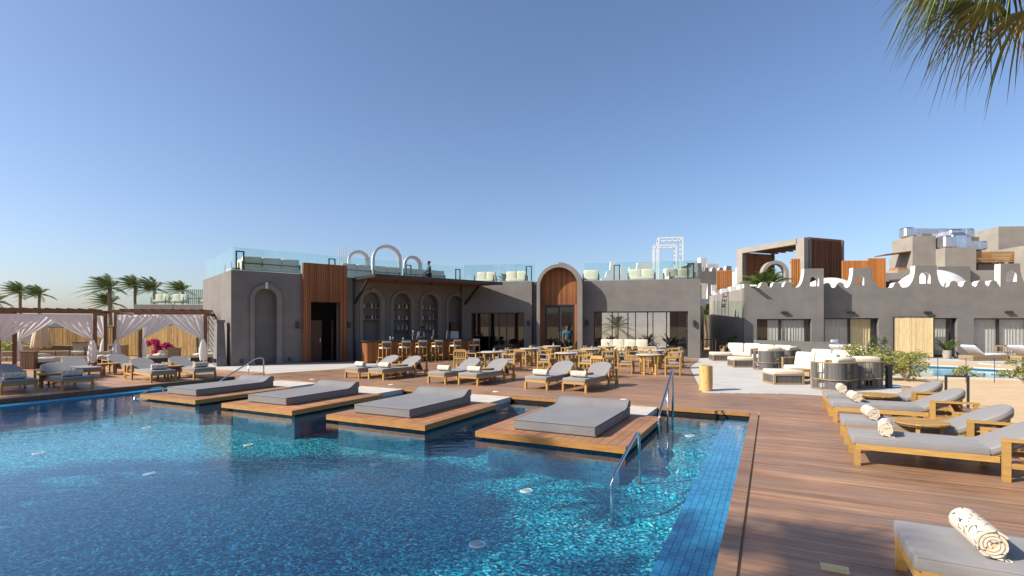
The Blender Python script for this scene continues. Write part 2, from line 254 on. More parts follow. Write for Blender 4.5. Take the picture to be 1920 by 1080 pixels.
# ---------------------------------------------------------------- mesh helpers
class MB:
    def __init__(s): s.v = []; s.f = []; s.mi = []; s.cur = 0
    def add(s, vs, fs):
        n = len(s.v); s.v += [tuple(v) for v in vs]; s.f += [tuple(i + n for i in f) for f in fs]; s.mi += [s.cur] * len(fs); return s
    def box(s, c, d, rz=0.0, ry=0.0, ch=0.0):
        hx, hy, hz = d[0] / 2, d[1] / 2, d[2] / 2
        mat = Matrix.Translation(c) @ Matrix.Rotation(rz, 4, 'Z') @ Matrix.Rotation(ry, 4, 'Y')
        if ch <= 0:
            vs = [mat @ Vector((x, y, z)) for x in (-hx, hx) for y in (-hy, hy) for z in (-hz, hz)]
            fs = [(0, 1, 3, 2), (4, 6, 7, 5), (0, 4, 5, 1), (2, 3, 7, 6), (0, 2, 6, 4), (1, 5, 7, 3)]
            return s.add(vs, fs)
        ch = min(ch, hx * .9, hy * .9, hz * .9); vs = []; idx = {}
        for sx in (-1, 1):
            for sy in (-1, 1):
                for sz in (-1, 1):
                    for k, (ax, ay, az) in enumerate(((0, 1, 1), (1, 0, 1), (1, 1, 0))):
                        idx[(sx, sy, sz, k)] = len(vs); vs.append(mat @ Vector((sx * (hx - ax * ch), sy * (hy - ay * ch), sz * (hz - az * ch))))
        fs = []
        def q(k, corners): fs.append(tuple(idx[c + (k,)] for c in corners))
        for sg in (-1, 1):
            o = [(-1, -1), (1, -1), (1, 1), (-1, 1)]
            a = [(sg, p, r) for p, r in o]; b = [(p, sg, r) for p, r in o]; c2 = [(p, r, sg) for p, r in o]
            q(0, a if sg > 0 else a[::-1]); q(1, b[::-1] if sg > 0 else b); q(2, c2 if sg > 0 else c2[::-1])
        for p in (-1, 1):
            for r in (-1, 1):
                fs.append((idx[(-1, p, r, 1)], idx[(1, p, r, 1)], idx[(1, p, r, 2)], idx[(-1, p, r, 2)]))
                fs.append((idx[(p, -1, r, 0)], idx[(p, 1, r, 0)], idx[(p, 1, r, 2)], idx[(p, -1, r, 2)]))
                fs.append((idx[(p, r, -1, 0)], idx[(p, r, 1, 0)], idx[(p, r, 1, 1)], idx[(p, r, -1, 1)]))
                for t in (-1, 1): pass
        for sx in (-1, 1):
            for sy in (-1, 1):
                for sz in (-1, 1): fs.append((idx[(sx, sy, sz, 0)], idx[(sx, sy, sz, 1)], idx[(sx, sy, sz, 2)]))
        return s.add(vs, fs)
    def bar(s, a, b, w, t, up=(0, 0, 1)):
        a, b = Vector(a), Vector(b); d = (b - a).normalized(); u = Vector(up)
        if abs(d.dot(u)) > .98: u = Vector((1, 0, 0))
        x = d.cross(u).normalized() * w / 2; y = x.cross(d).normalized() * t / 2
        vs = [a - x - y, a + x - y, a + x + y, a - x + y, b - x - y, b + x - y, b + x + y, b - x + y]
        return s.add(vs, [(0, 1, 2, 3), (7, 6, 5, 4), (0, 4, 5, 1), (1, 5, 6, 2), (2, 6, 7, 3), (3, 7, 4, 0)])
    def tube(s, pts, r, n=8, caps=True):
        pts = [Vector(p) for p in pts]; rs = r if isinstance(r, (list, tuple)) else [r] * len(pts); rings = []
        up = Vector((.123, .31, .94)).normalized()
        for i, p in enumerate(pts):
            d = (pts[min(i + 1, len(pts) - 1)] - pts[max(i - 1, 0)]).normalized()
            x = d.cross(up); x = x.normalized() if x.length > 1e-4 else Vector((1, 0, 0)); y = d.cross(x).normalized()
            rings.append([p + (x * math.cos(2 * math.pi * k / n) + y * math.sin(2 * math.pi * k / n)) * rs[i] for k in range(n)])
        vs = [q for rg in rings for q in rg]; fs = []
        for i in range(len(pts) - 1):
            for k in range(n): fs.append((i * n + k, i * n + (k + 1) % n, (i + 1) * n + (k + 1) % n, (i + 1) * n + k))
        if caps: fs.append(tuple(range(n))[::-1]); fs.append(tuple((len(pts) - 1) * n + k for k in range(n)))
        return s.add(vs, fs)
    def lathe(s, prof, n=20, c=(0, 0, 0), sx=1.0, sy=1.0):
        vs = []; fs = []
        for r, z in prof:
            for k in range(n): a = 2 * math.pi * k / n; vs.append((c[0] + r * sx * math.cos(a), c[1] + r * sy * math.sin(a), c[2] + z))
        for i in range(len(prof) - 1):
            for k in range(n): fs.append((i * n + k, i * n + (k + 1) % n, (i + 1) * n + (k + 1) % n, (i + 1) * n + k))
        fs.append(tuple(range(n))[::-1]); fs.append(tuple((len(prof) - 1) * n + k for k in range(n)))
        return s.add(vs, fs)
    def prism(s, poly, z0, z1):
        n = len(poly); tri = tessellate_polygon([[Vector((p[0], p[1], 0)) for p in poly]])
        vs = [(p[0], p[1], z0) for p in poly] + [(p[0], p[1], z1) for p in poly]
        fs = [t[::-1] for t in tri] + [tuple(i + n for i in t) for t in tri] + [(i, (i + 1) % n, (i + 1) % n + n, i + n) for i in range(n)]
        return s.add(vs, fs)
    def plate(s, outer, holes, y0, y1, side=None, side_z=3.7):
        """upright plate in x-z with holes; y0 is the outside face, y1 the inside; side = material slot for the edges"""
        loops = [outer] + list(holes); flat = [p for l in loops for p in l]; n = len(flat)
        tri = tessellate_polygon([[Vector((p[0], p[1], 0)) for p in l] for l in loops])
        vs = [(p[0], y0, p[1]) for p in flat] + [(p[0], y1, p[1]) for p in flat]
        s.add(vs, [tuple(t) for t in tri] + [tuple(i + n for i in t[::-1]) for t in tri])
        base = len(s.v) - 2 * n; k = 0; old = s.cur
        for l in loops:
            m = len(l)
            for i in range(m):
                s.cur = side if side is not None and (l[i][1] + l[(i + 1) % m][1]) / 2 > side_z else old
                s.f.append((base + k + i, base + k + (i + 1) % m, base + k + (i + 1) % m + n, base + k + i + n)); s.mi.append(s.cur)
            k += m
        s.cur = old; return s
    def build(s, name, mat, parent=None, smooth=False, bevel=0.0):
        me = bpy.data.meshes.new(name); me.from_pydata(s.v, [], s.f)
        for m in (mat if isinstance(mat, (list, tuple)) else [mat]): me.materials.append(MATS[m])
        if any(s.mi): me.polygons.foreach_set('material_index', s.mi)
        me.update(); bm = bmesh.new(); bm.from_mesh(me); bmesh.ops.recalc_face_normals(bm, faces=bm.faces)
        if bevel: bmesh.ops.bevel(bm, geom=list(bm.edges), offset=bevel, segments=2, affect='EDGES', clamp_overlap=True)
        bm.to_mesh(me); bm.free()
        if smooth: me.polygons.foreach_set('use_smooth', [True] * len(me.polygons))
        o = bpy.data.objects.new(name, me); COL.objects.link(o); o.parent = parent
        return o
def arch(x0, x1, z0, zt, n=14):
    """outline of a round-headed opening, counter-clockwise from lower left"""
    r = (x1 - x0) / 2; cx = (x0 + x1) / 2; zs = zt - r
    return [(x0, z0), (x1, z0)] + [(cx + r * math.cos(math.pi * k / n), zs + r * math.sin(math.pi * k / n)) for k in range(n + 1)]
def rect(x0, x1, z0, z1): return [(x0, z0), (x1, z0), (x1, z1), (x0, z1)]
def tag(o, label=None, cat=None, group=None, kind=None):
    if label: o['label'] = label
    if cat: o['category'] = cat
    if group: o['group'] = group
    if kind: o['kind'] = kind
    return o
def thing(name, label, cat, loc=(0, 0, 0), rz=0.0, group=None):
    o = bpy.data.objects.new(name, None); COL.objects.link(o); o.location = loc; o.rotation_euler = (0, 0, R(rz)); o.empty_display_size = .2
    return tag(o, label, cat, group)
def dup(root, loc, rz=None, label=None, group=None):
    def cp(o, par):
        c = o.copy(); COL.objects.link(c); c.parent = par
        for ch in list(o.children): cp(ch, c)
        return c
    r = cp(root, None); r.location = loc
    if rz is not None: r.rotation_euler = (0, 0, R(rz))
    if label: r['label'] = label
    if group: r['group'] = group
    return r
def piece(proto, name, parent, loc, rot=(0, 0, 0), scale=(1, 1, 1)):
    """another copy of a small repeated piece, sharing its mesh"""
    o = bpy.data.objects.new(name, proto.data); COL.objects.link(o); o.parent = parent; o.location = loc; o.rotation_euler = rot; o.scale = scale; return o
# the pool's own axes: u runs along its far side (to the right), v away from the camera; origin near its far right corner
def UV(u, v, z=0.0): return Vector((4.77 + .8924 * u + .4512 * v, 10.27 - .4512 * u + .8924 * v, z))
RZ_B, RZ_A = -26.82, 63.18
# ================================================================ the setting: ground, decks, pool
def struct(o): o['kind'] = 'structure'; return o
POOL = (-16.6, 0.0, -13.0, 0.45)          # u0, u1, v0, v1
WATER_Z, FLOOR_Z, LEDGE_Z = -.14, -.66, -.168
def uvpoly(pts): return [tuple(UV(u, v)[:2]) for u, v in pts]
PLUNGE = [(13.6, 18.4), (20.5, 16.2), (21.8, 18.6), (19.6, 22.6), (17.8, 24.2), (16.0, 24.3)]
PLUNGE2 = [(22.2, 23.4), (27.5, 22.8), (27.8, 24.0), (22.4, 24.4)]
def ground():
    g = MB(); big = [(-1500, -1500), (1500, -1500), (1500, 1500), (-1500, 1500)]
    hole = uvpoly([(POOL[0] - .1, POOL[2] - .1), (POOL[1] + .1, POOL[2] - .1), (POOL[1] + .1, POOL[3] + .1), (POOL[0] - .1, POOL[3] + .1)])
    near = [(-60, -40), (60, -40), (60, 60), (-60, 60)]
    for loops in ([near, hole, PLUNGE, PLUNGE2], [big, near]):
        flat = [p for l in loops for p in l]; tri = tessellate_polygon([[Vector((p[0], p[1], 0)) for p in l] for l in loops])
        g.add([(p[0], p[1], -.032) for p in flat], tri)
    struct(g.build('ground', 'sand'))
ground()
def hills():
    for nm, a0, a1, rad, hh, seed in (('hills', 200, 345, 420, 26, 3), ('hills', 95, 175, 900, 18, 9)):
        g = MB(); rr = random.Random(seed); n = 60; ph = [rr.uniform(0, 6.3) for _ in range(5)]
        vs = []; fs = []
        for i in range(n + 1):
            a = R(a0 + (a1 - a0) * i / n); e = math.sin(math.pi * i / n) ** .5
            z = hh * e * (.55 + .25 * math.sin(i * .23 + ph[0]) + .15 * math.sin(i * .61 + ph[1]) + .06 * math.sin(i * 1.7 + ph[2]))
            for rr2, zz in ((rad * .75, -.5), (rad * .9, z * .55), (rad, z), (rad * 1.3, -.5)): vs.append((rr2 * math.cos(a), rr2 * math.sin(a), zz))
        for i in range(n):
            for k in range(3): fs.append((i * 4 + k, i * 4 + k + 1, i * 4 + k + 5, i * 4 + k + 4))
        struct(g.add(vs, fs).build(nm, 'hill', smooth=True))
hills()
# ---- concrete terraces
C_RIGHT = [(-1.27, 3.36), (.5, 4.08), (4.25, 4.2), (4.05, 8.2), (3.0, 9.4), (3.0, 14), (2.5, 17.5), (6.2, 20.3), (15, 23.2), (15, 27), (-1, 24), (-3.1, 18.2), (-2.9, 16), (-2.76, 12)]
C_LEFT = [(-30, 2.6), (-16.45, 1.78), (-15.62, 4.4), (-15.62, 6.4), (-15.1, 7.4), (-17, 7.4), (-21, 6.0), (-28, 8)]
struct(MB().prism(uvpoly(C_RIGHT), -.2, -.004).build('terrace', 'concrete'))
struct(MB().prism(uvpoly(C_LEFT), -.2, -.004).build('terrace', 'concrete'))
# ---- timber deck
PITCH, BW = .145, .1412
def u_left(v):
    if v < 1.78: return -16.42
    if v < 4.4: return -16.42 + (v - 1.78) / 2.62 * .82
    if v < 7.3: return -15.6
    return max(-15.6 + (v - 7.3) * .62, (v - 14.8) / .27 - 16.1)
def u_right(v):
    if v < 3.34: return 4.26
    return -1.30 - (v - 3.36) * .172 if v < 12 else -2.82 - (v - 12) * .03
deck = struct(MB().prism(uvpoly([(.02, -13), (4.26, -13), (4.26, 3.36), (-1.27, 3.36), (-2.7, 12), (-3, 17.6), (-15.2, 14.6), (-15.6, 4.4), (-16.42, 1.78), (-16.42, .62), (.02, .62)]), -.19, -.045).build('deck', 'gap'))
board = MB().box((0, 0, 0), (1, BW, .03)).build('board', 'deck', deck)
board_first = [True]
def put_board(u0, u1, v, rz=RZ_B):
    c = UV((u0 + u1) / 2, v, -.0152 + rnd.uniform(-.0012, .0012))
    if board_first[0]: o = board; board_first[0] = False; o.location = c; o.rotation_euler = (0, 0, R(rz)); o.scale = (u1 - u0 - .006, 1, 1)
    else: piece(board, 'board', deck, c, (0, 0, R(rz)), (u1 - u0 - .006, 1, 1))
nboards = 0; rest = MB()
def rest_board(mb, u0, u1, v):
    mb.box(UV((u0 + u1) / 2, v, -.015), (u1 - u0 - .006, BW, .03), rz=R(RZ_B))
v = -12.9; row = 0
while v < 17.5:
    if v < .66: segs = [(.17, 4.26)] if v < .4 else None
    else:
        a, b = u_left(v), u_right(v); segs = []
        L0 = 4.4; st = a + L0 * (.35 + .3 * (row % 3)); cuts = [a]
        while st < b - 1.2: cuts.append(st); st += L0
        cuts.append(b); segs = list(zip(cuts[:-1], cuts[1:]))
        if 3.36 <= v < 4.1 and True:
            u2 = -1.2 + (v - 3.36) / .72 * 1.75
            if u2 < 4.2: segs.append((u2 + .05, 4.26))
    if segs is None: segs = [(.17, 4.26)]
    for a, b in segs:
        if b - a < .15: continue
        if -7.6 < v < 7.2 and nboards < 299: put_board(a, b, v); nboards += 1
        else: rest_board(rest, a, b, v)
    v += PITCH; row += 1
tag(rest.build('far_boards', 'deck', deck), kind='stuff')
left_deck = struct(MB().prism(uvpoly([(-34, -13), (-16.62, -13), (-16.62, 1.78), (-34, 2.6)]), -.19, -.045).build('pool_side_deck', 'gap'))
lb = MB(); v = -12.9; row = 0
while v < 2.0:
    b = -16.78; a = -33.5; u = b
    first = 3.0 + (row % 3) * .9
    while u > a:
        n = max(a, u - (first if u == b else 4.4)); rest_board(lb, n, u, v); u = n
    v += PITCH; row += 1
tag(lb.build('boards', 'deck_grazing', left_deck), kind='stuff')
# ---- coping boards and the fascia round the water
def coping(par, p0, p1, inward, mat_top='deck', seg=2.4):
    d = Vector(p1) - Vector(p0); n = max(1, int(d.length / seg)); nrm = Vector(inward)
    for i in range(n):
        a = Vector(p0) + d * (i / n); b = Vector(p0) + d * ((i + 1) / n - .0015)
        MB().bar(a + Vector((0, 0, -.033)) - nrm * .075, b + Vector((0, 0, -.033)) - nrm * .075, .148, .068).build('coping_board', mat_top, par)
Bv = Vector((.8924, -.4512, 0)); Av = Vector((.4512, .8924, 0))
coping(deck, UV(0, -13), UV(0, .45), -Bv); coping(deck, UV(-16.6, .45), UV(.15, .45), -Av); coping(left_deck, UV(-16.6, -13), UV(-16.6, 1.7), Bv)
MB().bar(UV(-16.58, .437, -.037), UV(-.02, .437, -.037), .02, .07).build('fascia', 'fascia_wood', deck)
MB().bar(UV(-16.592, -13, -.065), UV(-16.592, .43, -.065), .016, .118).build('fascia', 'pergola_wood', left_deck)  # dark wood puts the shade on the coping's side into the colour
# ---- the pool
pool = struct(MB().prism(uvpoly([(-17.0, -13.4), (.4, -13.4), (.4, .85), (-17.0, .85)]), -.9, FLOOR_Z).build('pool_floor', 'mosaic'))
def uvbox(mb, u0, u1, v0, v1, z0, z1): return mb.box(UV((u0 + u1) / 2, (v0 + v1) / 2, (z0 + z1) / 2), (u1 - u0, v1 - v0, z1 - z0), rz=R(RZ_B))
def pool_block(name, u0, u1, v0, v1, z1, mat='mosaic_wall'):
    o = MB().box((0, 0, 0), (u1 - u0, v1 - v0, z1 - FLOOR_Z + .02)).build(name, mat, pool)
    o.location = UV((u0 + u1) / 2, (v0 + v1) / 2, (z1 + FLOOR_Z - .02) / 2); o.rotation_euler = (0, 0, R(RZ_B)); return o
pool_block('ledge', -.50, .0, -13, .45, LEDGE_Z - .012, 'grout'); pool_block('ledge', -16.6, -16.12, -13, .45, -.128, 'ledge_blue')
pool_block('far_wall', -16.1, -.5, .12, .45, LEDGE_Z - .05); pool_block('rim', -.001, .05, -13, .45, -.072, 'gap'); pool_block('rim', -16.65, -16.599, -13, .45, -.072, 'gap')
pool_block('rim', -16.6, 0, .449, .52, -.072, 'gap')
pool_block('step', -1.5, -.5, -2.0, .12, -.36, 'mosaic'); pool_block('step', -1.5, -.5, -2.9, -2.0, -.44, 'mosaic'); pool_block('step', -1.5, -.5, -3.9, -2.9, -.52, 'mosaic'); pool_block('step', -1.5, -.5, -4.9, -3.9, -.59, 'mosaic')
# ---- tiles of the overflow ledge, each its own piece while they can be told apart
ledge_tiles = MB(); tile0 = None; cnt = 0; TU, TV = .0685, .068
for j in range(0, 124):
    v = -7.75 + j * TV
    if v > .40: break
    for i in range(7):
        u = -.494 + (i + .5) * (.48 / 7)
        if cnt < 299:
            if tile0 is None:
                tile0 = MB().box((0, 0, 0), (TU - .005, TV - .006, .012)).build('tile', 'tile', pool); t = tile0
            else: t = piece(tile0, 'tile', pool, (0, 0, 0))
            t.location = UV(u, v, LEDGE_Z - .006); t.rotation_euler = (0, 0, R(RZ_B)); cnt += 1
        else: ledge_tiles.box(UV(u, v, LEDGE_Z - .006), (TU - .005, TV - .006, .012), rz=R(RZ_B))
tag(ledge_tiles.build('far_tiles', 'tile', pool), kind='stuff')
wtr = MB().add([UV(-16.6, -13, WATER_Z), UV(0, -13, WATER_Z), UV(0, .449, WATER_Z), UV(-16.6, .449, WATER_Z)], [(0, 1, 2, 3)]).build('pool_water', 'water'); struct(wtr)
for u, v, lw_ in ((-13.1, -4.25, 'just off the platform by the low hoop rail'), (-9.3, -4.3, 'just off the second platform from the hoop rail'), (-8.9, -6.4, 'out in the pool before the second platform'), (-5.9, -4.25, 'just off the third platform from the hoop rail'), (-2.9, -4.35, 'just off the platform beside the steps'), (-2.6, -6.3, 'out in the pool beyond the lower handrail'), (-12.3, -6.6, 'out in the pool before the hoop rail platform'), (-6.9, -.2, 'in the channel behind the third platform'), (-1.05, -.7, 'on the top submerged step')):
    o = thing('pool_light', 'round white underwater lamp ' + lw_, 'light', UV(u, v, -.36 if v > -1 and u > -1.5 else FLOOR_Z), 0, 'round lamps under the pool water')
    MB().lathe([(.10, .0), (.10, .012), (.08, .02), (.075, .012), (.02, .012)], 20).build('rim', 'lamp_rim', o); MB().lathe([(.074, .012), (.06, .02), (.02, .025)], 16).build('lens', 'bottle_clear', o)
for u, v in ((-6.36, 1.02), (-2.85, 1.11), (-10.0, 1.0), (-13.3, .95)):
    o = thing('deck_light', 'small round flush lamp let into the boards beside the pool edge', 'light', UV(u, v, 0), 0, 'flush deck lamps along the pool edge')
    MB().lathe([(.085, .0), (.085, .008), (.07, .011), (.02, .011)], 18).build('rim', 'lamp_rim', o); MB().lathe([(.066, .0115), (.05, .014), (.01, .0145)], 14).build('lens', 'label_white', o)
# ---- platforms standing in the water, their beds and the pale landing slabs behind
PLAT = [(-14.49, -12.12, 'by the low hoop rail'), (-11.12, -8.75, 'second from the hoop rail'), (-7.75, -5.27, 'third from the hoop rail'), (-4.20, -1.57, 'beside the submerged steps')]
BEDS = [(-14.0, -12.72), (-10.74, -9.4), (-7.38, -5.92), (-3.66, -2.16)]
V0, V1 = -3.68, -.84
for (u0, u1, where), (m0, m1) in zip(PLAT, BEDS):
    w = u1 - u0; l = V1 - V0
    t = thing('bed_platform', 'low timber platform standing in the pool ' + where, 'platform', UV((u0 + u1) / 2, V0, 0), RZ_B, 'bed platforms in the pool')
    n = round(w / .155); pw = w / n
    pl = MB().box((0, 0, 0), (pw - .007, l - .05, .03)).build('plank', 'platform_wood', t); pl.location = (-w / 2 + pw / 2, l / 2, -.015)
    for i in range(1, n): piece(pl, 'plank', t, (-w / 2 + pw * (i + .5), l / 2, -.015 + rnd.uniform(-.001, .001)))
    for (cx, cy, sx, sy) in ((0, .012, w, .024), (0, l - .012, w, .024), (-w / 2 + .012, l / 2, .024, l - .05), (w / 2 - .012, l / 2, .024, l - .05)):
        MB().box((cx, cy, -.052), (sx, sy, .10)).build('fascia', 'fascia_wood', t)
    MB().box((0, l / 2 + .05, -.10), (w - .1, l - .2, .1)).build('joists', 'gap', t)
    MB().box((0, l / 2 + .06, (FLOOR_Z - .15) / 2), (w - .3, l - .26, -FLOOR_Z - .15)).build('plinth', 'mosaic_wall', t)
    d = thing('daybed', 'wide grey pool daybed with a raised headrest on the platform ' + where, 'daybed', UV((m0 + m1) / 2, -3.28, .001), RZ_B, 'grey daybeds on the platforms')
    bw, bl, bh = m1 - m0, 2.28, .175
    o = MB().box((0, bl / 2, bh / 2 + .004), (bw, bl, bh)).build('mattress', 'fabric_bed', d, bevel=.018); 
    prof = [(bl - .46, .172), (bl - .38, .182), (bl - .30, .203), (bl - .24, .236), (bl - .19, .276), (bl - .14, .306), (bl - .09, .320), (bl - .03, .318), (bl, .300), (bl, .172)]
    k = len(prof); hb = MB().add([(-bw / 2, y, z) for y, z in prof] + [(bw / 2, y, z) for y, z in prof], [tuple(range(k)), tuple(range(2 * k - 1, k - 1, -1))] + [(i, (i + 1) % k, (i + 1) % k + k, i + k) for i in range(k)])
    hb.build('headrest', 'fabric_bed', d)
    for xx in (-1, 1): MB().tube([(xx * (bw / 2 - .008), .012, bh), (xx * (bw / 2 - .008), bl - .46, bh)], .008, 6).build('piping', 'fabric_bed', d)
    MB().tube([(-bw / 2 + .008, .008, bh), (bw / 2 - .008, .008, bh)], .008, 6).build('piping', 'fabric_bed', d)
    for xx in (-1, 1): MB().tube([(xx * bw / 2, y, z) for y, z in prof], .007, 6).build('piping', 'fabric_bed', d)
    MB().tube([(-bw / 2 - .001, .002, .03), (bw / 2 + .001, .002, .03)], .005, 6).build('seam', 'fabric_bed', d)
    s = MB().box((0, 0, -.06), (w - .62, .43 - V1, .12)).build('landing_slab', 'concrete_slab'); s.location = UV((u0 + u1) / 2 - .02, (V1 + .43) / 2 + .005, -.018); s.rotation_euler = (0, 0, R(RZ_B))
    tag(s, 'pale stone landing slab leading from the deck to the platform ' + where, 'slab', 'pale landing slabs behind the platforms')
    MB().box((0, .0, -.38), (w - .8, .4 - V1, .52)).build('support', 'mosaic_wall', s)
# ---- steel handrails
def handrail(label, pts, posts, r=.022):
    t = thing('pool_handrail', label, 'handrail', pts[-1])
    base = Vector(pts[-1]); sm = []
    P = [Vector(p) - base for p in pts]
    for i, p in enumerate(P):
        if 0 < i < len(P) - 1:
            a = (P[i - 1] - p); b = (P[i + 1] - p); k = min(.12, a.length * .4, b.length * .4)
            for q in (0, .25, .5, .75, 1): A_ = p + a.normalized() * k * (1 - q) ** 2 + b.normalized() * k * q ** 2; sm.append(A_)
        else: sm.append(p)
    MB().tube(sm, r, 10).build('rail', 'steel', t, smooth=True)
    for a, b in posts: MB().tube([Vector(a) - base, Vector(b) - base], r * .85, 8).build('post', 'steel', t, smooth=True)
    for q in (P[0], P[-1]): MB().lathe([(.045, 0), (.045, .01), (.03, .018)], 14, c=q).build('flange', 'steel', t)
    return t
handrail('steel handrail dipping into the pool at the foot of the submerged steps', [UV(-1.38, -5.1, FLOOR_Z), UV(-1.38, -5.1, -.06), UV(-1.35, -3.92, .27), UV(-1.35, -3.78, .27), UV(-1.35, -3.72, -.52)], [])
handrail('tall steel handrail above the top step beside the platform', [UV(-1.46, -1.72, -.36), UV(-1.46, -1.72, .16), UV(-1.44, -.42, .88), UV(-1.44, -.33, .88), UV(-1.44, -.33, -.36)], [(UV(-1.45, -.85, .62), UV(-1.45, -.85, -.36))])
handrail('slanted steel handrail on the timber edge by the grey block building', [UV(-15.45, -.95, FLOOR_Z), UV(-15.45, -.9, .0), UV(-15.45, .45, .68), UV(-15.45, .74, .68), UV(-15.45, .74, 0)], [(UV(-15.45, .16, .52), UV(-15.45, .16, -.2))])
handrail('short low steel hoop rail in the water beside a timber platform', [UV(-14.78, -3.75, FLOOR_Z), UV(-14.78, -3.7, -.12), UV(-14.78, -3.2, .10), UV(-14.78, -2.95, .10), UV(-14.78, -2.95, FLOOR_Z)], [])
# ---- brass cover plate in the boards
hp = thing('floor_plate', 'small brass cover plate screwed to the boards near a lounger foot', 'floor plate', (2.44, 3.87, .001), RZ_B)
MB().box((0, 0, .004), (.185, .12, .008)).build('plate', 'brass', hp)
for x in (-.07, .07): MB().lathe([(.006, .008), (.006, .0095), (.002, .01)], 8, c=(x, 0, 0)).build('screw', 'steel', hp)
# ---- plunge pools in the garden
for nm, poly, lab in (('plunge', PLUNGE, 0), ('plunge', PLUNGE2, 1)):
    b = MB().prism([(x, y) for x, y in poly], -.6, -.35).build('plunge_pool', 'plunge_tile'); struct(b)
    w = MB(); n = len(poly)
    w.add([(x, y, -.36) for x, y in poly] + [(x, y, -.02) for x, y in poly], [(i, (i + 1) % n, (i + 1) % n + n, i + n) for i in range(n)]); w.build('side', 'plunge_tile', b)
    cx = sum(p[0] for p in poly) / n; cy = sum(p[1] for p in poly) / n
    rim = MB()
    for i in range(n):
        p, q = Vector((*poly[i], -.01)), Vector((*poly[(i + 1) % n], -.01)); rim.bar(p, q, .3, .05)
    rim.build('coping', 'concrete_slab', b)
    tri = tessellate_polygon([[Vector((p[0], p[1], 0)) for p in poly]])
    struct(MB().add([(x, y, -.09) for x, y in poly], tri).build('plunge_water', 'plunge_water'))
# ================================================================ buildings
def band(x0, x1, z0, zt, wl, wr, n=14):
    """arched surround whose right half is a little larger than its left, so the crown shows a step"""
    r = (x1 - x0) / 2; cx = (x0 + x1) / 2; zs = zt - r
    outer = [(x0 - wl, z0)] + [(cx - (r + wl) * math.cos(math.pi / 2 * k / n), zs + (r + wl) * math.sin(math.pi / 2 * k / n)) for k in range(n + 1)]
    outer += [(cx + .001 + (r + wr) * math.sin(math.pi / 2 * k / n), zs + (r + wr) * math.cos(math.pi / 2 * k / n)) for k in range(n + 1)] + [(x1 + wr, z0)]
    inner = [(x1, z0)] + [(cx + r * math.cos(math.pi * k / (2 * n)), zs + r * math.sin(math.pi * k / (2 * n))) for k in range(2 * n + 1)] + [(x0, z0)]
    return outer + inner
def window(par, x0, x1, z0, z1, y, panes, glass='window_glass', fw=.055, depth=.09):
    """framed window: one part with its frame bars and each pane as a sub-part"""
    f = MB()
    for (a, b, c, d) in ((x0, x0 + fw, z0, z1), (x1 - fw, x1, z0, z1), (x0 + fw, x1 - fw, z1 - fw, z1), (x0 + fw, x1 - fw, z0, z0 + fw)): f.box(((a + b) / 2, y, (c + d) / 2), (b - a, depth, d - c))
    edges = [x0 + fw / 2] + [x0 + (x1 - x0) * p for p in panes] + [x1 - fw / 2]
    for e in edges[1:-1]: f.box((e, y, (z0 + z1) / 2), (fw, depth * .9, z1 - z0 - 2 * fw))
    w = f.build('window', 'black_metal', par)
    for a, b in zip(edges[:-1], edges[1:]):
        MB().box(((a + b) / 2, y + .005, (z0 + z1) / 2), (b - a - fw - .002, .012, z1 - z0 - 2 * fw - .002)).build('pane', glass, w)
    return w
def curtain(par, x0, x1, z0, z1, y, mat='curtain_room', amp=.04, wl=.16, seed=1):
    rr = random.Random(seed); n = max(8, int((x1 - x0) / .03)); vs = []; ph = rr.uniform(0, 6)
    for i in range(n + 1):
        x = x0 + (x1 - x0) * i / n; d = amp * math.sin(2 * math.pi * (x + .03 * math.sin(7 * x + ph)) / wl + ph) * (.6 + .4 * math.sin(3.1 * x + ph))
        vs += [(x, y + d * .6, z1), (x + .01 * math.sin(9 * x), y + d, z0)]
    return MB().add(vs, [(2 * i, 2 * i + 2, 2 * i + 3, 2 * i + 1) for i in range(n)]).build('curtain', mat, par, smooth=True)
def wall_lamp(par, x, z, y):
    o = MB().box((x, y - .06, z), (.13, .12, .34), ch=.01).build('wall_lamp', 'black_metal', par); MB().box((x, y - .05, z - .175), (.09, .08, .012)).build('lens', 'label_white', o)
def slats(par, xs, z0, z1fn, y, w, d, mat, name='slat'):
    p0 = None
    for x in xs:
        z1 = z1fn(x)
        if z1 - z0 < .05: continue
        if p0 is None: p0 = MB().box((0, 0, .5), (w, d, 1)).build(name, mat, par); o = p0; o.location = (x, y, z0); o.scale = (1, 1, z1 - z0)
        else: piece(p0, name, par, (x, y + rnd.uniform(-.004, .004), z0), (0, 0, 0), (1, 1, z1 - z0))
def fr(a, b, step):
    n = max(1, round((b - a) / step)); return [a + (b - a) * (i + .5) / n for i in range(n)]

# ---- bar building (grey block with arched niche, timber portal and bar niches)
LZ = 4.25
barb = thing('bar_building', 'grey rendered block with arched niche, timber portal and canopied bar', 'building', (-12.4, 22.6, 0), 40)
NICHES = [(6.08, 7.06), (7.81, 8.87), (9.58, 10.61), (11.31, 12.35)]
holes = [arch(.93, 1.89, .03, 3.49), rect(3.4, 4.84, .03, 2.93)] + [arch(a, b, .95, 3.52) for a, b in NICHES]
w = MB().plate(rect(0, 12.66, -.1, LZ), holes, 0, .35)
w.box((.15, 3.62, LZ / 2 - .05), (.3, 6.54, LZ + .1)); w.box((12.51, 3.62, LZ / 2 - .05), (.3, 6.54, LZ + .1)); w.box((6.33, 6.74, LZ / 2 - .053), (12.06, .3, LZ + .094))
w.build('wall', 'stucco', barb)
MB().box((6.33, 3.47, 4.05), (12.05, 6.23, .14)).build('roof', 'concrete', barb)
nb = MB().box((1.41, .385, 1.78), (1.2, .06, 3.7))
nb.build('niche_back', 'stucco', barb)
for a, b in NICHES: MB().box(((a + b) / 2, .385, 2.25), (b - a + .2, .06, 2.75)).build('niche_back', 'stucco', barb)
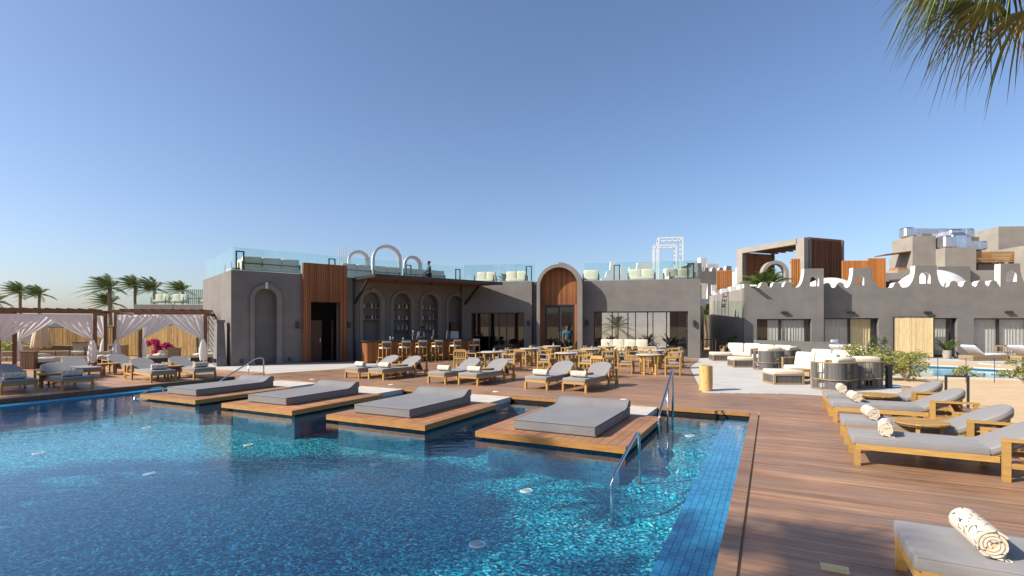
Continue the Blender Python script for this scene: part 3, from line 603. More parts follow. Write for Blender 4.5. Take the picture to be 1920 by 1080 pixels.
MB().plate(band(.93, 1.89, 0, 3.49, .17, .23), [], -.09, .03).build('arch_surround', 'trim', barb)
MB().box((.845, -.05, .06), (.24, .14, .12)).build('plinth_block', 'trim', barb); MB().box((2.0, -.05, .06), (.28, .14, .12)).build('plinth_block', 'trim', barb)
MB().box((1.43, -.13, 3.62), (.09, .12, .28), ch=.01).build('keystone_lamp', 'white_plaster', barb)
for a, b in NICHES: MB().plate(band(a, b, .95, 3.52, .16, .24), [], -.08, .03).build('arch_surround', 'trim', barb)
# timber portal
pt = MB().plate(rect(3.07, 5.16, 0, 4.8), [rect(3.4, 4.84, .02, 2.93)], -.14, -.005).build('portal', 'door_wood', barb)
slats(pt, fr(3.07, 3.4, .083), 0, lambda x: 4.8, -.175, .066, .06, 'cladding'); slats(pt, fr(4.84, 5.16, .083), 0, lambda x: 4.8, -.175, .066, .06, 'cladding')
slats(pt, fr(3.4, 4.84, .083), 2.95, lambda x: 4.8, -.175, .066, .06, 'cladding')
MB().box((3.055, -.1, 2.4), (.02, .19, 4.8)).build('edge_board', 'cladding', pt); MB().box((5.175, -.1, 2.4), (.02, .19, 4.8)).build('edge_board', 'cladding', pt)
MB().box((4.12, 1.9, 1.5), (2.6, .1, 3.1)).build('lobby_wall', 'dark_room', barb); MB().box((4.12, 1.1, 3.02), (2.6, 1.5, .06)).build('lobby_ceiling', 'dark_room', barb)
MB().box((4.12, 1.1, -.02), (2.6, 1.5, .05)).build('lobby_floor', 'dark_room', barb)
dl = MB().box((3.78, .5, 1.03), (.74, .05, 2.02)).build('door', 'door_wood', barb); MB().tube([(4.06, .45, .95), (4.06, .42, 1.15)], .012, 6).build('handle', 'steel', dl)
MB().box((4.72, .6, 1.03), (.1, .05, 2.02)).build('door', 'door_wood', barb)
wall_lamp(barb, 2.81, 1.8, 0); wall_lamp(barb, 5.33, 1.8, 0)
for x in (.42, 2.45): MB().box((x, -.04, .2), (.09, .08, .16)).build('floor_spot', 'black_metal', barb)
# canopy over the bar
cn = MB().prism([(5.55, -.006), (5.55, -2.7), (13.2, -2.7), (12.52, -.006)], 4.09, 4.2).build('canopy', 'pergola_wood', barb)
MB().bar((5.55, -2.72, 4.15), (13.2, -2.72, 4.15), .03, .16).build('canopy_edge', 'black_metal', cn)
MB().bar((5.53, -.01, 4.15), (5.53, -2.7, 4.15), .03, .15).build('canopy_edge', 'black_metal', cn)
for i in range(12):
    yy = -.2 - i * .21; MB().box((9.0, yy, 4.075), (6.6, .15, .025)).build('soffit_board', 'pergola_wood', cn)
for x in (5.62, 12.3):
    MB().bar((x, -.05, 0 if x < 6 else 2.8), (x, -.05, 4.08), .1, .1).build('bracket_post', 'black_metal', cn)
    MB().bar((x, -.1, 2.9), (x, -1.7, 4.06), .09, .09).build('bracket_strut', 'black_metal', cn)
for x in (7.2, 9.3, 11.2): MB().lathe([(.06, 0), (.06, .03), (.045, .06)], 12, c=(x, -1.5, 4.0)).build('downlight', 'black_metal', cn)
# shelves with bottles
SHELVES = [(0, 2.70), (0, 2.10), (1, 2.70), (1, 2.10), (1, 1.53), (2, 2.70), (2, 2.10), (2, 1.53)]
Lrot = Matrix.Translation((-12.4, 22.6, 0)) @ Matrix.Rotation(R(40), 4, 'Z')
def LW(x, y, z=0.0): return Lrot @ Vector((x, y, z))
def bottle_mesh(h, r, neck, mat):
    return MB().lathe([(r * .9, 0), (r, .01), (r, h * .55), (neck, h * .72), (neck, h * .94), (neck * 1.2, h * .95), (neck * 1.2, h)], 10).build('bottle', mat)
BOT = [bottle_mesh(.30, .04, .015, 'bottle_glass'), bottle_mesh(.26, .045, .02, 'bottle_clear'), bottle_mesh(.32, .036, .014, 'bottle_glass'), bottle_mesh(.22, .05, .022, 'bottle_clear')]
protos_used = set(); NTH = ['nearest the timber portal', 'second from the timber portal', 'third from the timber portal']; LEV = {2.70: 'top', 2.10: 'middle', 1.53: 'lowest'}
for ni, z in SHELVES:
    a, b = NICHES[ni]; MB().box(((a + b) / 2, .2, z), (b - a - .004, .26, .035)).build('shelf', 'teak_grey', barb)
    for k in range(4):
        j = (k * 3 + ni + int(z * 10)) % 4; x = a + .17 + k * (b - a - .34) / 3 + rnd.uniform(-.03, .03); loc = LW(x, .17, z + .0176)
        if j in protos_used: o = BOT[j].copy(); COL.objects.link(o)
        else: o = BOT[j]; protos_used.add(j)
        o.location = loc
        tag(o, 'liquor bottle on the %s shelf in the bar niche %s' % (LEV[z], NTH[ni]), 'bottle', 'bottles on the %s shelf, bar niche %s' % (LEV[z], NTH[ni]))
# ---- glass balustrades on the roofs
def balustrade(label, p0, p1, z0, h=1.03, seg=1.9, group='glass balustrades along the roof terrace'):
    p0, p1 = Vector((*p0, z0)), Vector((*p1, z0)); d = p1 - p0; n = max(1, round(d.length / seg)); ang = math.degrees(math.atan2(d.y, d.x))
    t = thing('glass_balustrade', label, 'balustrade', p0, ang, group); sl = d.length / n
    g = MB().box((sl / 2, 0, h / 2 + .002), (sl - .03, .014, h)).build('glass_panel', 'rail_glass', t)
    for i in range(1, n): piece(g, 'glass_panel', t, (i * sl, 0, 0))
    MB().box((d.length / 2, 0, .02), (d.length, .05, .04)).build('shoe', 'steel', t)
    return t
balustrade('clear glass balustrade on the roof edge above the timber portal and bar', LW(.12, .12)[:2], LW(12.5, .12)[:2], LZ)
balustrade('clear glass balustrade on the sunlit side edge of the grey block roof', LW(.12, .3)[:2], LW(.12, 6.6)[:2], LZ)
# ---- restaurant building
Rrot = Matrix.Translation((-2.9, 30.7, 0)) @ Matrix.Rotation(R(-11.53), 4, 'Z')
def RW(x, y, z=0.0): return Rrot @ Vector((x, y, z))
RH = 4.32
rest_b = thing('restaurant_building', 'grey rendered restaurant with wide glazing and a tall timber-filled arched portal', 'building', (-2.9, 30.7, 0), -11.53)
w = MB().plate(rect(.02, 4.2, -.1, RH), [rect(.59, 3.76, .06, 2.53)], -.42, .0)
w.plate(rect(4.2, 13.47, -.1, RH), [rect(4.75, 6.8, .03, 4.0), rect(7.72, 12.84, .08, 2.57)], .0, .35)
w.box((13.32, 4.2, RH / 2 - .05), (.3, 7.7, RH + .1)); w.box((.2, 4.0, RH / 2 - .05), (.34, 8.0, RH + .1))
w.plate(rect(.38, 13.16, -.1, RH), [rect(7.9, 12.7, .1, 2.75)], 7.7, 8.0)
w.build('wall', 'stucco', rest_b)
MB().box((6.8, 4.0, 4.06), (12.7, 7.3, .16)).build('roof', 'concrete', rest_b)
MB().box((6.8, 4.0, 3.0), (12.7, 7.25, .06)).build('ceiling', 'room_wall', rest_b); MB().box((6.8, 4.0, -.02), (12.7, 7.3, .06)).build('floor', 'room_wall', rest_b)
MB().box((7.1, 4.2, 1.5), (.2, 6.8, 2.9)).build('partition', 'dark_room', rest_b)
window(rest_b, .59, 3.76, .06, 2.53, -.2, (.33, .52, .66))
window(rest_b, 7.72, 12.84, .08, 2.57, .16, (.2, .37, .58, .78), 'clear_glass', .06)
window(rest_b, 7.9, 12.7, .1, 2.75, 7.85, (.25, .5, .75), 'clear_glass', .06)
wall_lamp(rest_b, 4.0, 1.9, -.42); wall_lamp(rest_b, 7.35, 1.9, 0); wall_lamp(rest_b, 13.15, 1.9, 0)
por = MB().plate(band(4.72, 6.84, 0, 5.06, .18, .27, 20), [], -.75, .5).build('portal', 'trim', rest_b)
def archz(x):
    dx = x - 5.78; return 4.0 + math.sqrt(max(0, 1.10 ** 2 - dx * dx)) if abs(dx) < 1.10 else 3.9
MB().plate(rect(4.7, 6.86, 2.98, 4.0)[:2] + arch(4.7, 6.86, 2.98, 5.08, 20)[2:], [], -.16, -.1).build('backing', 'door_wood', por)
slats(por, fr(4.73, 6.83, .078), 2.97, lambda x: archz(x) + .02, -.19, .062, .05, 'cladding', 'cladding_slat')
for a, b in ((4.73, 4.95), (6.64, 6.83)): slats(por, fr(a, b, .075), 0.02, lambda x: 2.97, -.19, .062, .05, 'cladding', 'cladding_slat')
MB().box((5.79, -.14, 2.94), (1.7, .12, .07)).build('lintel', 'black_metal', por)
for a, b in ((4.96, 5.78), (5.80, 6.62)):
    f = MB()
    for (p, q, r_, s_) in ((a, a + .09, .04, 2.9), (b - .09, b, .04, 2.9), (a + .09, b - .09, 2.78, 2.9), (a + .09, b - .09, .04, .18)): f.box(((p + q) / 2, -.12, (r_ + s_) / 2), (q - p, .06, s_ - r_))
    dr = f.build('door', 'black_metal', por); MB().box(((a + b) / 2, -.12, 1.48), (b - a - .18, .012, 2.6)).build('pane', 'window_glass' if a < 5.5 else 'clear_glass', dr)
    hx = b - .045 if a < 5.5 else a + .045; MB().tube([(hx, -.19, .9), (hx, -.19, 1.4)], .014, 8).build('handle', 'steel', dr)
MB().box((5.78, -.32, .005), (2.1, .82, .03)).build('threshold', 'concrete_slab', por)
balustrade('clear glass balustrade on the roof edge left of the arched portal', RW(.1, -.3)[:2], RW(4.4, -.3)[:2], RH)
balustrade('clear glass balustrade on the roof edge above the wide restaurant window', RW(7.15, .12)[:2], RW(13.35, .12)[:2], RH)
balustrade('clear glass balustrade at the roof corner facing the lodge passage', RW(13.38, .3)[:2], RW(13.38, 7.5)[:2], RH)
# white courtyard house seen through the restaurant
cy = thing('courtyard_house', 'white courtyard house seen through the restaurant glazing', 'house', RW(10.5, 16.0), -11.53)
MB().plate(rect(-6, 8, -.1, 4.0), [rect(-2.2, -1.4, .9, 2.0), rect(-.4, .4, .9, 2.0), rect(2.4, 3.6, .05, 2.2)], 0, .3).build('wall', 'white_plaster', cy)
for a, b, c, d in ((-2.2, -1.4, .9, 2.0), (-.4, .4, .9, 2.0), (2.4, 3.6, .05, 2.2)): window(cy, a, b, c, d, .15, (.5,))
MB().box((1, 3, 3.9), (14, 5.6, .2)).build('roof', 'white_plaster', cy)
for x in (-3.5, 1.4): MB().box((x, -.15, 2), (.35, .3, 4.0)).build('pilaster', 'white_plaster', cy)

# ---- lodge with scalloped parapet
Qrot = Matrix.Translation((13.7, 30.0, 0)) @ Matrix.Rotation(R(-8.05), 4, 'Z')
def QW(x, y, z=0.0): return Qrot @ Vector((x, y, z))
lodge = thing('lodge_building', 'long grey lodge with scalloped white-edged parapet and curtained windows', 'building', (13.7, 30.0, 0), -8.05)
def scallop(pts, x, r, zv, zt):
    """one rounded merlon: up, over and down, with hollow flanks"""
    for k in range(0, 5): a = math.pi / 2 * k / 4; pts.append((x - r - .10 * math.cos(a), zv + .10 * (1 - math.cos(math.pi / 2 * k / 4))))
    for k in range(9): a = math.pi - math.pi * k / 8; pts.append((x + r * math.cos(a), zt - r + r * math.sin(a)))
    for k in range(0, 5): a = math.pi / 2 * k / 4; pts.append((x + r + .10 * math.sin(a), zv + .10 * (1 - math.sin(a))))
def sweep_up(pts, x0, x1, z0, z1, n=8):      # hollow curve rising to a tower
    for k in range(n + 1): a = math.pi / 2 * k / n; pts.append((x0 + (x1 - x0) * math.sin(a), z0 + (z1 - z0) * (1 - math.cos(a))))
def sweep_down(pts, x0, x1, z0, z1, n=8):
    for k in range(n + 1): a = math.pi / 2 * k / n; pts.append((x0 + (x1 - x0) * (1 - math.cos(a)), z1 + (z0 - z1) * (1 - math.sin(a))))
VZ = 3.92
p = [(-.36, -.1), (3.86, -.1)]; top = [(-.36, VZ), (-.36, 4.14), (.0, 4.14), (.02, VZ)]
for x in (.72, 1.36, 1.98): scallop(top, x, .2, VZ, 4.25)
sweep_up(top, 2.45, 2.84, VZ, 4.97); top += [(3.86, 4.97)]
m = MB(); m.plate(p + top[::-1], [rect(.33, 3.22, .5, 2.15), arch(3.15, 3.62, 3.98, 4.54, 10)], -.9, -.5, side=1); m.build('wall', ['stucco', 'white_plaster'], lodge)
p = [(3.87, -.1), (18, -.1)]; top = [(3.87, VZ)]
for x in (4.42, 5.12): scallop(top, x, .2, VZ, 4.25)
sweep_up(top, 5.45, 5.80, VZ, 5.07); top += [(6.74, 5.07)]; sweep_down(top, 6.75, 7.3, 5.07, VZ)
scallop(top, 8.09, .17, VZ, 4.22); sweep_up(top, 8.5, 9.02, VZ, 5.14); top += [(10.1, 5.14)]; sweep_down(top, 10.11, 10.5, 5.14, VZ)
for x in (10.96, 11.66, 12.34, 13.0 - .06): scallop(top, x, .21, VZ, 4.27)
top += [(13.27, VZ), (13.28, 5.18), (14.22, 5.18)]; sweep_down(top, 14.23, 14.7, 5.18, VZ); top += [(18, VZ)]
m = MB(); m.plate(p + top[::-1], [rect(4.3, 7.15, .05, 2.2), rect(8.1, 11.15, .05, 2.2), rect(11.97, 16, .05, 2.18), arch(6.01, 6.38, 4.06, 4.62, 10), arch(9.24, 9.80, 4.13, 4.78, 10), arch(13.54, 14.07, 4.18, 4.78, 10)], 0, .42, side=1)
m.build('wall', ['stucco', 'white_plaster'], lodge)
m = MB(); m.box((3.66, -.25, 1.9), (.38, .49, 4.0)); m.box((-.16, 3.4, 1.9), (.38, 7.78, 4.0)); m.box((9, 7.6, 1.9), (18, .4, 4.0)); m.build('wall', 'stucco_pale', lodge)
for k in range(4): MB().box((-.16, .3 + k * 1.9, 4.05), (.38, .7, .3)).build('merlon', 'white_plaster', lodge)
MB().box((8.9, 3.9, 3.6), (18.2, 7.2, .2)).build('roof', 'concrete', lodge)
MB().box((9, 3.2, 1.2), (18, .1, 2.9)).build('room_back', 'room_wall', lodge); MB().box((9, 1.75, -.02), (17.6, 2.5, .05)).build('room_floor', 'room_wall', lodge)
window(lodge, .33, 3.22, .5, 2.15, -.7, (.45, .93), 'clear_glass'); curtain(lodge, 1.0, 1.6, .5, 2.1, -.58, amp=.04, seed=3); curtain(lodge, 1.75, 2.95, .5, 2.1, -.58, amp=.04, seed=4)
window(lodge, 4.3, 7.15, .05, 2.2, .25, (.5, .94), 'clear_glass'); curtain(lodge, 4.4, 5.65, .06, 2.15, .38, seed=5); curtain(lodge, 5.75, 6.9, .06, 2.15, .38, 'bamboo_pale', seed=6)
window(lodge, 8.1, 11.15, .05, 2.2, .25, (.56, .93), 'clear_glass'); curtain(lodge, 9.7, 10.8, .06, 2.15, .38, seed=7)
window(lodge, 11.97, 16, .05, 2.18, .25, (.34, .67), 'clear_glass'); curtain(lodge, 12.05, 13.3, .06, 2.15, .38, seed=8); curtain(lodge, 13.45, 15.8, .06, 2.15, .38, seed=9)
for x, y in ((1.78, -.9), (5.67, 0), (9.62, 0), (13.65, 0)): MB().box((x, y - .07, 2.52), (.34, .14, .1)).build('wall_lamp', 'black_metal', lodge)
for x in (.0, .16): MB().tube([(x, -.92, 4.05), (x + .02, -1.35, 4.0)], .05, 8).build('water_spout', 'white_plaster', lodge)
for x, r, zz, ys in ((6.5, 1.7, 4.9, 4.4), (12.6, 2.1, 5.35, 4.6)):
    prof = [(r * math.cos(R(a)), (zz - 3.72) * math.sin(R(a))) for a in range(0, 86, 7)]
    MB().lathe(prof, 28, c=(x, ys, 3.71), sx=1.0, sy=.8).build('dome', 'white_plaster', lodge, smooth=True)
# low curved garden wall in front of the lodge
lw = thing('garden_wall', 'low grey rendered wall with a rounded end below the lodge window', 'wall', QW(0, -1.6), -8.05)
prof = [(0, 0), (4.3, 0), (4.3, .62)] + [(4.3 - .45 * (1 - math.cos(R(a))), .62 + .26 * math.sin(R(a))) for a in range(10, 91, 10)] + [(0, .98)]
MB().plate(prof, [], -.15, .15).build('wall', 'trim', lw)
MB().box((4.15, -.9, .40), (.26, 1.5, .8), ch=.05).build('return', 'trim', lw)
# bamboo sunscreen in front of the lodge
bs = thing('bamboo_screen', 'pale bamboo privacy screen standing in front of the lodge window', 'screen', QW(7.72, -.35), -8.05)
m = MB(); 
for i in range(52): m.tube([(.04 + i * .038, rnd.uniform(-.004, .004), .04), (.04 + i * .038 + rnd.uniform(-.005, .005), 0, 2.2 + rnd.uniform(-.02, .02))], .0185, 6)
tag(m.build('canes', 'bamboo_pale', bs), kind='stuff')
for x in (0, 2.02): MB().box((x, 0, 1.12), (.04, .06, 2.26)).build('post', 'black_metal', bs)
MB().box((1.01, .0, 2.25), (2.06, .05, .04)).build('rail', 'black_metal', bs)

# ---- upper and background buildings on the right
def block(par, x0, x1, y0, y1, z0, z1, mat='stucco_pale', name='wall'):
    return MB().box(((x0 + x1) / 2, (y0 + y1) / 2, (z0 + z1) / 2), (x1 - x0, y1 - y0, z1 - z0)).build(name, mat, par)
sb = thing('slatted_pavilion', 'tall open pavilion with pale concrete frame and shade-darkened vertical timber slats', 'pavilion', (21.68, 38.0, 0), 21.0)
# local x runs right along the slatted front, y runs back along the open side
block(sb, 0, 4.2, 0, 6.5, 0, 3.7, 'stucco', 'base')
fm = MB(); fm.box((.22, .35, 6.0), (.44, .7, 4.6)); fm.box((.22, 6.2, 6.0), (.44, .6, 4.6)); fm.box((.22, 3.25, 8.1), (.44, 5.3, .42)); fm.build('frame', 'stucco_pale', sb)
MB().box((2.3, 3.25, 8.28), (3.7, 6.4, .16)).build('roof', 'pergola_wood', sb)
for i in range(8): MB().box((2.3, .7 + i * .75, 8.1), (3.6, .14, .16)).build('beam', 'pergola_wood', sb)
for x in (.62, 4.1): MB().box((x, .1, 6.0), (.2, .25, 4.6)).build('column', 'stucco', sb)
slats(sb, fr(.75, 4.0, .18), 3.7, lambda x: 8.25, .1, .085, .14, 'cladding_shaded', 'slat'); slats(sb, fr(.6, 3.9, .16), 3.7, lambda x: 8.0, 6.3, .09, .1, 'cladding', 'slat')
for x in (3.9,): MB().box((x, 6.3, 6), (.2, .25, 4.4)).build('column', 'stucco', sb)
ar = thing('roof_arch', 'pale rendered round arch standing on the lodge roof beside a palm', 'arch', (17.15, 35.0, 3.7), -4)
MB().plate(band(.22, 1.5, 0, 2.28, .22, .22, 14), [], 0, .55).build('arch_ring', 'stucco_pale', ar); MB().box((.9, .6, .42), (1.5, .06, .84)).build('parapet', 'stucco_pale', ar)
def slat_screen(label, loc, rz, w, h, n, step=0.0):
    t = thing('slat_screen', label, 'screen', loc, rz); 
    p0 = None
    for i in range(n):
        x = (i + .5) * w / n; hh = h + (step if i > n * .58 else 0)
        if p0 is None: p0 = MB().box((0, 0, .5), (w / n * .62, .1, 1)).build('slat', 'cladding_bright', t); o = p0; o.location = (x, 0, 0); o.scale = (1, 1, hh)
        else: piece(p0, 'slat', t, (x, 0, 0), (0, 0, 0), (1, 1, hh))
    for z in (.2, h - .25): MB().box((w / 2, .08, z), (w, .05, .08)).build('rail', 'black_metal', t)
slat_screen('narrow orange timber slat screen beside the pale roof arch', (18.5, 34.0, 3.7), -4, .62, 2.5, 5)
slat_screen('wide stepped orange timber slat screen behind the white dome', (22.8, 35.4, 3.7), -4, 2.9, 2.55, 22, .15)
slat_screen('short orange timber slat screen beside the scalloped white gable', (17.0, 42.6, 4.6), -4, 1.3, 1.75, 9)
ub = thing('upper_building', 'pale rendered upper building carrying shiny ventilation ducts', 'building', (33.2, 42.0, 0), -4)
block(ub, .35, 2.2, 1.0, 3.6, 0, 9.25); block(ub, 2.2, 4.6, .0, 6.9, 0, 8.1); block(ub, 4.6, 8.4, 3.0, 6.8, 0, 7.2, 'stucco')
block(ub, 1.3, 2.1, 1.3, 3.4, 9.25, 9.5, 'stucco', 'upstand'); block(ub, 5.0, 8.0, 4, 6.5, 8.4, 9.6, 'stucco', 'plant_room'); block(ub, 5.4, 10.4, .6, 4.2, 0, 4.6, 'stucco', 'wing')
lv = MB().box((6.55, 1.2, 7.85), (3.9, .1, .1)).build('louvre', 'louvre', ub)
for i in range(1, 7): piece(lv, 'louvre', ub, (0, 0, -i * .14 + .06))
MB().plate(rect(6.0, 8.4, 4.5, 6.9), [rect(6.5 + .55 * i, 6.85 + .55 * i, 4.7 + .95 * j, 5.45 + .95 * j) for i in range(3) for j in range(2)], 1.6, 1.8).build('screen_wall', 'trim', ub)
for i in range(3):
    for j in range(2): MB().box((6.675 + .55 * i, 1.75, 5.07 + .95 * j), (.34, .04, .74)).build('window', 'door_wood', ub)
MB().plate(band(4.75, 5.6, 4.5, 6.4, .12, .14), [], 1.3, 1.5).build('arch_surround', 'white_plaster', ub)
block(ub, 8.5, 10.2, -1.2, 3, 0, 8.25); block(ub, 10.22, 13, .5, 4, 0, 8.0, 'stucco'); block(ub, 9.6, 15, 4, 8, 0, 10.5)
for x in (8.7, 9.5): MB().box((x + .2, -.6, 8.42), (.55, .5, .3)).build('roof_unit', 'white_metal', ub)
cn2 = MB().bar((-1.7, 1.9, 7.75), (.35, 1.9, 8.0), 1.5, .08).build('awning', 'pergola_wood', ub)
MB().box((-.05, 2.2, 5.9), (.7, 1.2, 1.6)).build('balcony', 'cladding_bright', ub); MB().box((-.9, 2.2, 2.6), (2.4, 1.4, 5.2)).build('parapet', 'white_plaster', ub)
def duct(label, loc, rz, pts, w, h):
    t = thing('ventilation_duct', label, 'duct', loc, rz, 'ventilation ducts on the roof')
    P = [Vector(q) for q in pts]
    for a, b in zip(P[:-1], P[1:]):
        d = b - a; n = max(1, int(d.length / .8))
        for i in range(n): MB().bar(a + d * (i / n), a + d * ((i + .985) / n), w - .03 * (i % 2), h - .03 * (i % 2)).build('duct_section', 'duct', t)
    for q in P: MB().box((q.x, q.y, q.z), (w * 1.02, w * 1.02, h * 1.02), ch=.12).build('elbow', 'duct', t)
    for q in (P[0], P[-1]): MB().box((q.x, q.y, q.z / 2 - h / 4), (.08, .08, max(.05, q.z - h / 2))).build('stand', 'steel', t)
def UW(x, y, z): return Matrix.Translation((33.2, 42, 0)) @ Matrix.Rotation(R(-4), 4, 'Z') @ Vector((x, y, z))
duct('long shiny square duct running along the top of the upper building', UW(.75, 2.3, 9.25), -4, [(0, 0, .5), (1.0, .7, .5), (5.4, .7, .45)], .85, .85)
duct('upper thin silver duct crossing behind the long square duct', UW(2.6, 5.2, 8.1), -4, [(0, 0, 2.0), (4.8, .2, 1.8)], .8, .55)
duct('silver duct with an elbow resting on the lower roof', UW(2.8, .7, 8.1), -4, [(0, 0, .55), (1.5, .5, .6), (1.5, 1.4, 1.3)], 1.05, 1.0)
duct('short silver duct box at the louvre end of the lower roof', UW(5.1, 1.7, 8.1), -4, [(0, 0, .38), (1.1, 0, .38)], .8, .7)
fb = thing('roof_hut', 'pale plain hut with a window slit on the lodge roof', 'hut', (25.9, 36.0, 0), -6)
block(fb, 0, 1.5, 0, 3, 0, 5.45); block(fb, 1.52, 3.3, .6, 3.2, 0, 5.75); block(fb, 3.3, 4.2, 1.2, 3.2, 0, 5.7, 'stucco'); MB().box((.5, -.02, 4.6), (.8, .06, .5)).build('window', 'black_metal', fb); MB().box((2.2, .58, 4.6), (.9, .06, .5)).build('window', 'black_metal', fb)
fb2 = thing('roof_hut', 'darker grey hut behind the large white dome', 'hut', (30.3, 36.4, 0), -6)
block(fb2, 0, 2.1, 0, 3, 0, 5.95, 'stucco'); block(fb2, 2.1, 5.2, .4, 3, 0, 5.7)
# gable house between restaurant and lodge
gh = thing('gable_house', 'grey house with scalloped white-capped gable and a small balcony', 'house', (14.9, 46.5, 0), 6)
top = [(0, 6.9), (.9, 7.2), (1.4, 7.45), (2.4, 7.45), (2.45, 6.75)]
for x in (2.9, 3.6, 4.3): scallop(top, x, .2, 6.65, 7.05)
top += [(4.75, 6.65), (4.8, 7.2), (5.3, 7.2)]
m = MB(); m.plate([(0, 0), (5.3, 0)] + top[::-1], [rect(1.6, 3.0, 3.1, 5.6), arch(1.9, 3.1, .2, 2.2, 10)], 0, .4, side=1); m.build('wall', ['stucco', 'white_plaster'], gh)
MB().box((2.3, 1.6, 4.3), (1.8, .1, 2.6)).build('balcony_back', 'stucco_pale', gh); MB().box((2.3, .9, 3.05), (1.8, 1.4, .1)).build('balcony_floor', 'white_plaster', gh); MB().box((2.55, 1.0, 1.2), (2, .1, 2.4)).build('door', 'dark_room', gh)
MB().box((1.9, 1.5, 4.1), (.45, .08, 1.9)).build('balcony_door', 'black_metal', gh); 
for z in (3.4, 3.6, 3.8, 4.0): MB().bar((1.6, .05, z), (3.0, .05, z), .03, .03).build('balcony_rail', 'black_metal', gh)
MB().box((3.6, -.08, 5.0), (.55, .1, .9)).build('shutter', 'white_plaster', gh); MB().box((5.15, 3.2, 3.3), (.3, 5.6, 6.6)).build('wall', 'stucco', gh)
MB().box((3.2, 1.5, 7.6), (.6, .6, 1.0)).build('chimney', 'white_plaster', gh); MB().box((4.6, 2.5, 7.2), (1.2, .8, .9)).build('chimney', 'white_plaster', gh)
wh = thing('white_house', 'white house with stepped outside stair between the gable house and lodge', 'house', (20.3, 46.0, 0), 6)
top = [(0, 6.95)]
for x in (.5, 1.15, 1.8): scallop(top, x, .18, 6.8, 7.15)
top += [(2.3, 6.8)]
MB().plate([(0, 0), (2.3, 0)] + top[::-1], [], 0, .4).build('wall', 'white_plaster', wh); MB().box((1.1, 2.2, 3.3), (2.3, 3.6, 6.6)).build('wall', 'white_plaster', wh)
for i in range(5): MB().box((1.0 + .2 * i, -.5, 5.6 - i * .35), (.9, .7, .2)).build('stair_tread', 'white_plaster', wh)
cw = thing('crenellated_wall', 'white crenellated wall seen behind the roof terrace glass', 'wall', (7.3, 42.0, 0), 0)
top = [(0, 5.6), (.35, 5.7), (.5, 6.2), (.75, 6.3), (.8, 7.0), (1.25, 7.0), (1.25, 5.9)]
for x in (1.8, 2.5): scallop(top, x, .2, 5.9, 6.6)
top += [(2.9, 6.0), (3.0, 6.9), (4.2, 6.9), (4.2, 5.8), (5.2, 5.8), (5.2, 6.4), (5.8, 6.4), (5.8, 5.6), (7.5, 5.6)]
MB().plate([(0, 0), (7.5, 0)] + top[::-1], [], 0, .4).build('wall', 'white_plaster', cw)
# ---- lodge side passage: fin wall and glazed screen
fw = thing('passage_wall', 'narrow pale wall fin with rounded top in the passage beside the lodge', 'wall', (12.7, 35.0, 0), 60)
MB().plate([(0, 0), (2.4, 0), (2.4, 2.6), (2.2, 2.95), (1.8, 3.1), (0, 3.1)], [], 0, .25).build('wall', 'stucco_pale', fw)
# ---- distant building on the left with its own roof terrace
fl = thing('far_terrace_building', 'low grey building with a glazed roof terrace beyond the bamboo fences', 'building', (-32.5, 42.0, 0), 0)
block(fl, 0, 8.0, 0, 6, 0, 2.5, 'stucco'); block(fl, 1.9, 5.0, -.5, 4, 2.5, 3.45, 'stucco', 'parapet'); block(fl, 5.05, 8.0, -.5, 4, 2.5, 3.42, 'stucco', 'parapet')
prof = [(1.2 * math.cos(R(a)), .9 * math.sin(R(a))) for a in range(0, 86, 9)]; MB().lathe(prof, 20, c=(-1.0, -4.2, 1.7)).build('dome', 'white_plaster', fl, smooth=True); block(fl, -2.6, .6, -5.4, -3, 0, 1.7, 'stucco', 'annex')
balustrade('glass balustrade on the low far building beyond the fences', (-30.5, 41.7), (-24.6, 41.7), 3.45, 1.15, 1.6)
# ================================================================ furniture
def rounded(mb, c, d, r=.03): return mb.box(c, d, ch=r)
def soft(name, par, c, d, mat, r=.03, rz=0, ry=0, puff=0.0):
    """cushion: a block with tight rounded edges whose big faces swell a little"""
    me = bpy.data.meshes.new(name); bm = bmesh.new(); bmesh.ops.create_cube(bm, size=2)
    bmesh.ops.subdivide_edges(bm, edges=bm.edges[:], cuts=4, use_grid_fill=True); r = min(r, min(d) * .42)
    for v in bm.verts:
        q = [v.co.x, v.co.y, v.co.z]; out = [abs(a) > .9 for a in q]; n = sum(out); p = []
        for k in range(3):
            hw = d[k] / 2; a = q[k]; s_ = 1 if a > 0 else -1
            if out[k]: w = s_ * (hw - (r * .29 * (n - 1)))
            elif abs(a) > .5: w = s_ * (hw - r)
            else: w = a * hw
            p.append(w)
        if puff: p[2] *= 1 + puff * (1 - q[0] ** 4) * (1 - q[1] ** 4); p[0] *= 1 + puff * .3 * (1 - q[1] ** 4) * (1 - q[2] ** 2) * (d[0] < d[2] * 1.2)
        v.co = p
    bm.transform(Matrix.Translation(c) @ Matrix.Rotation(rz, 4, 'Z') @ Matrix.Rotation(ry, 4, 'Y'))
    for f in bm.faces: f.smooth = True
    bm.to_mesh(me); bm.free(); me.materials.append(MATS[mat]); o = bpy.data.objects.new(name, me); COL.objects.link(o); o.parent = par; return o
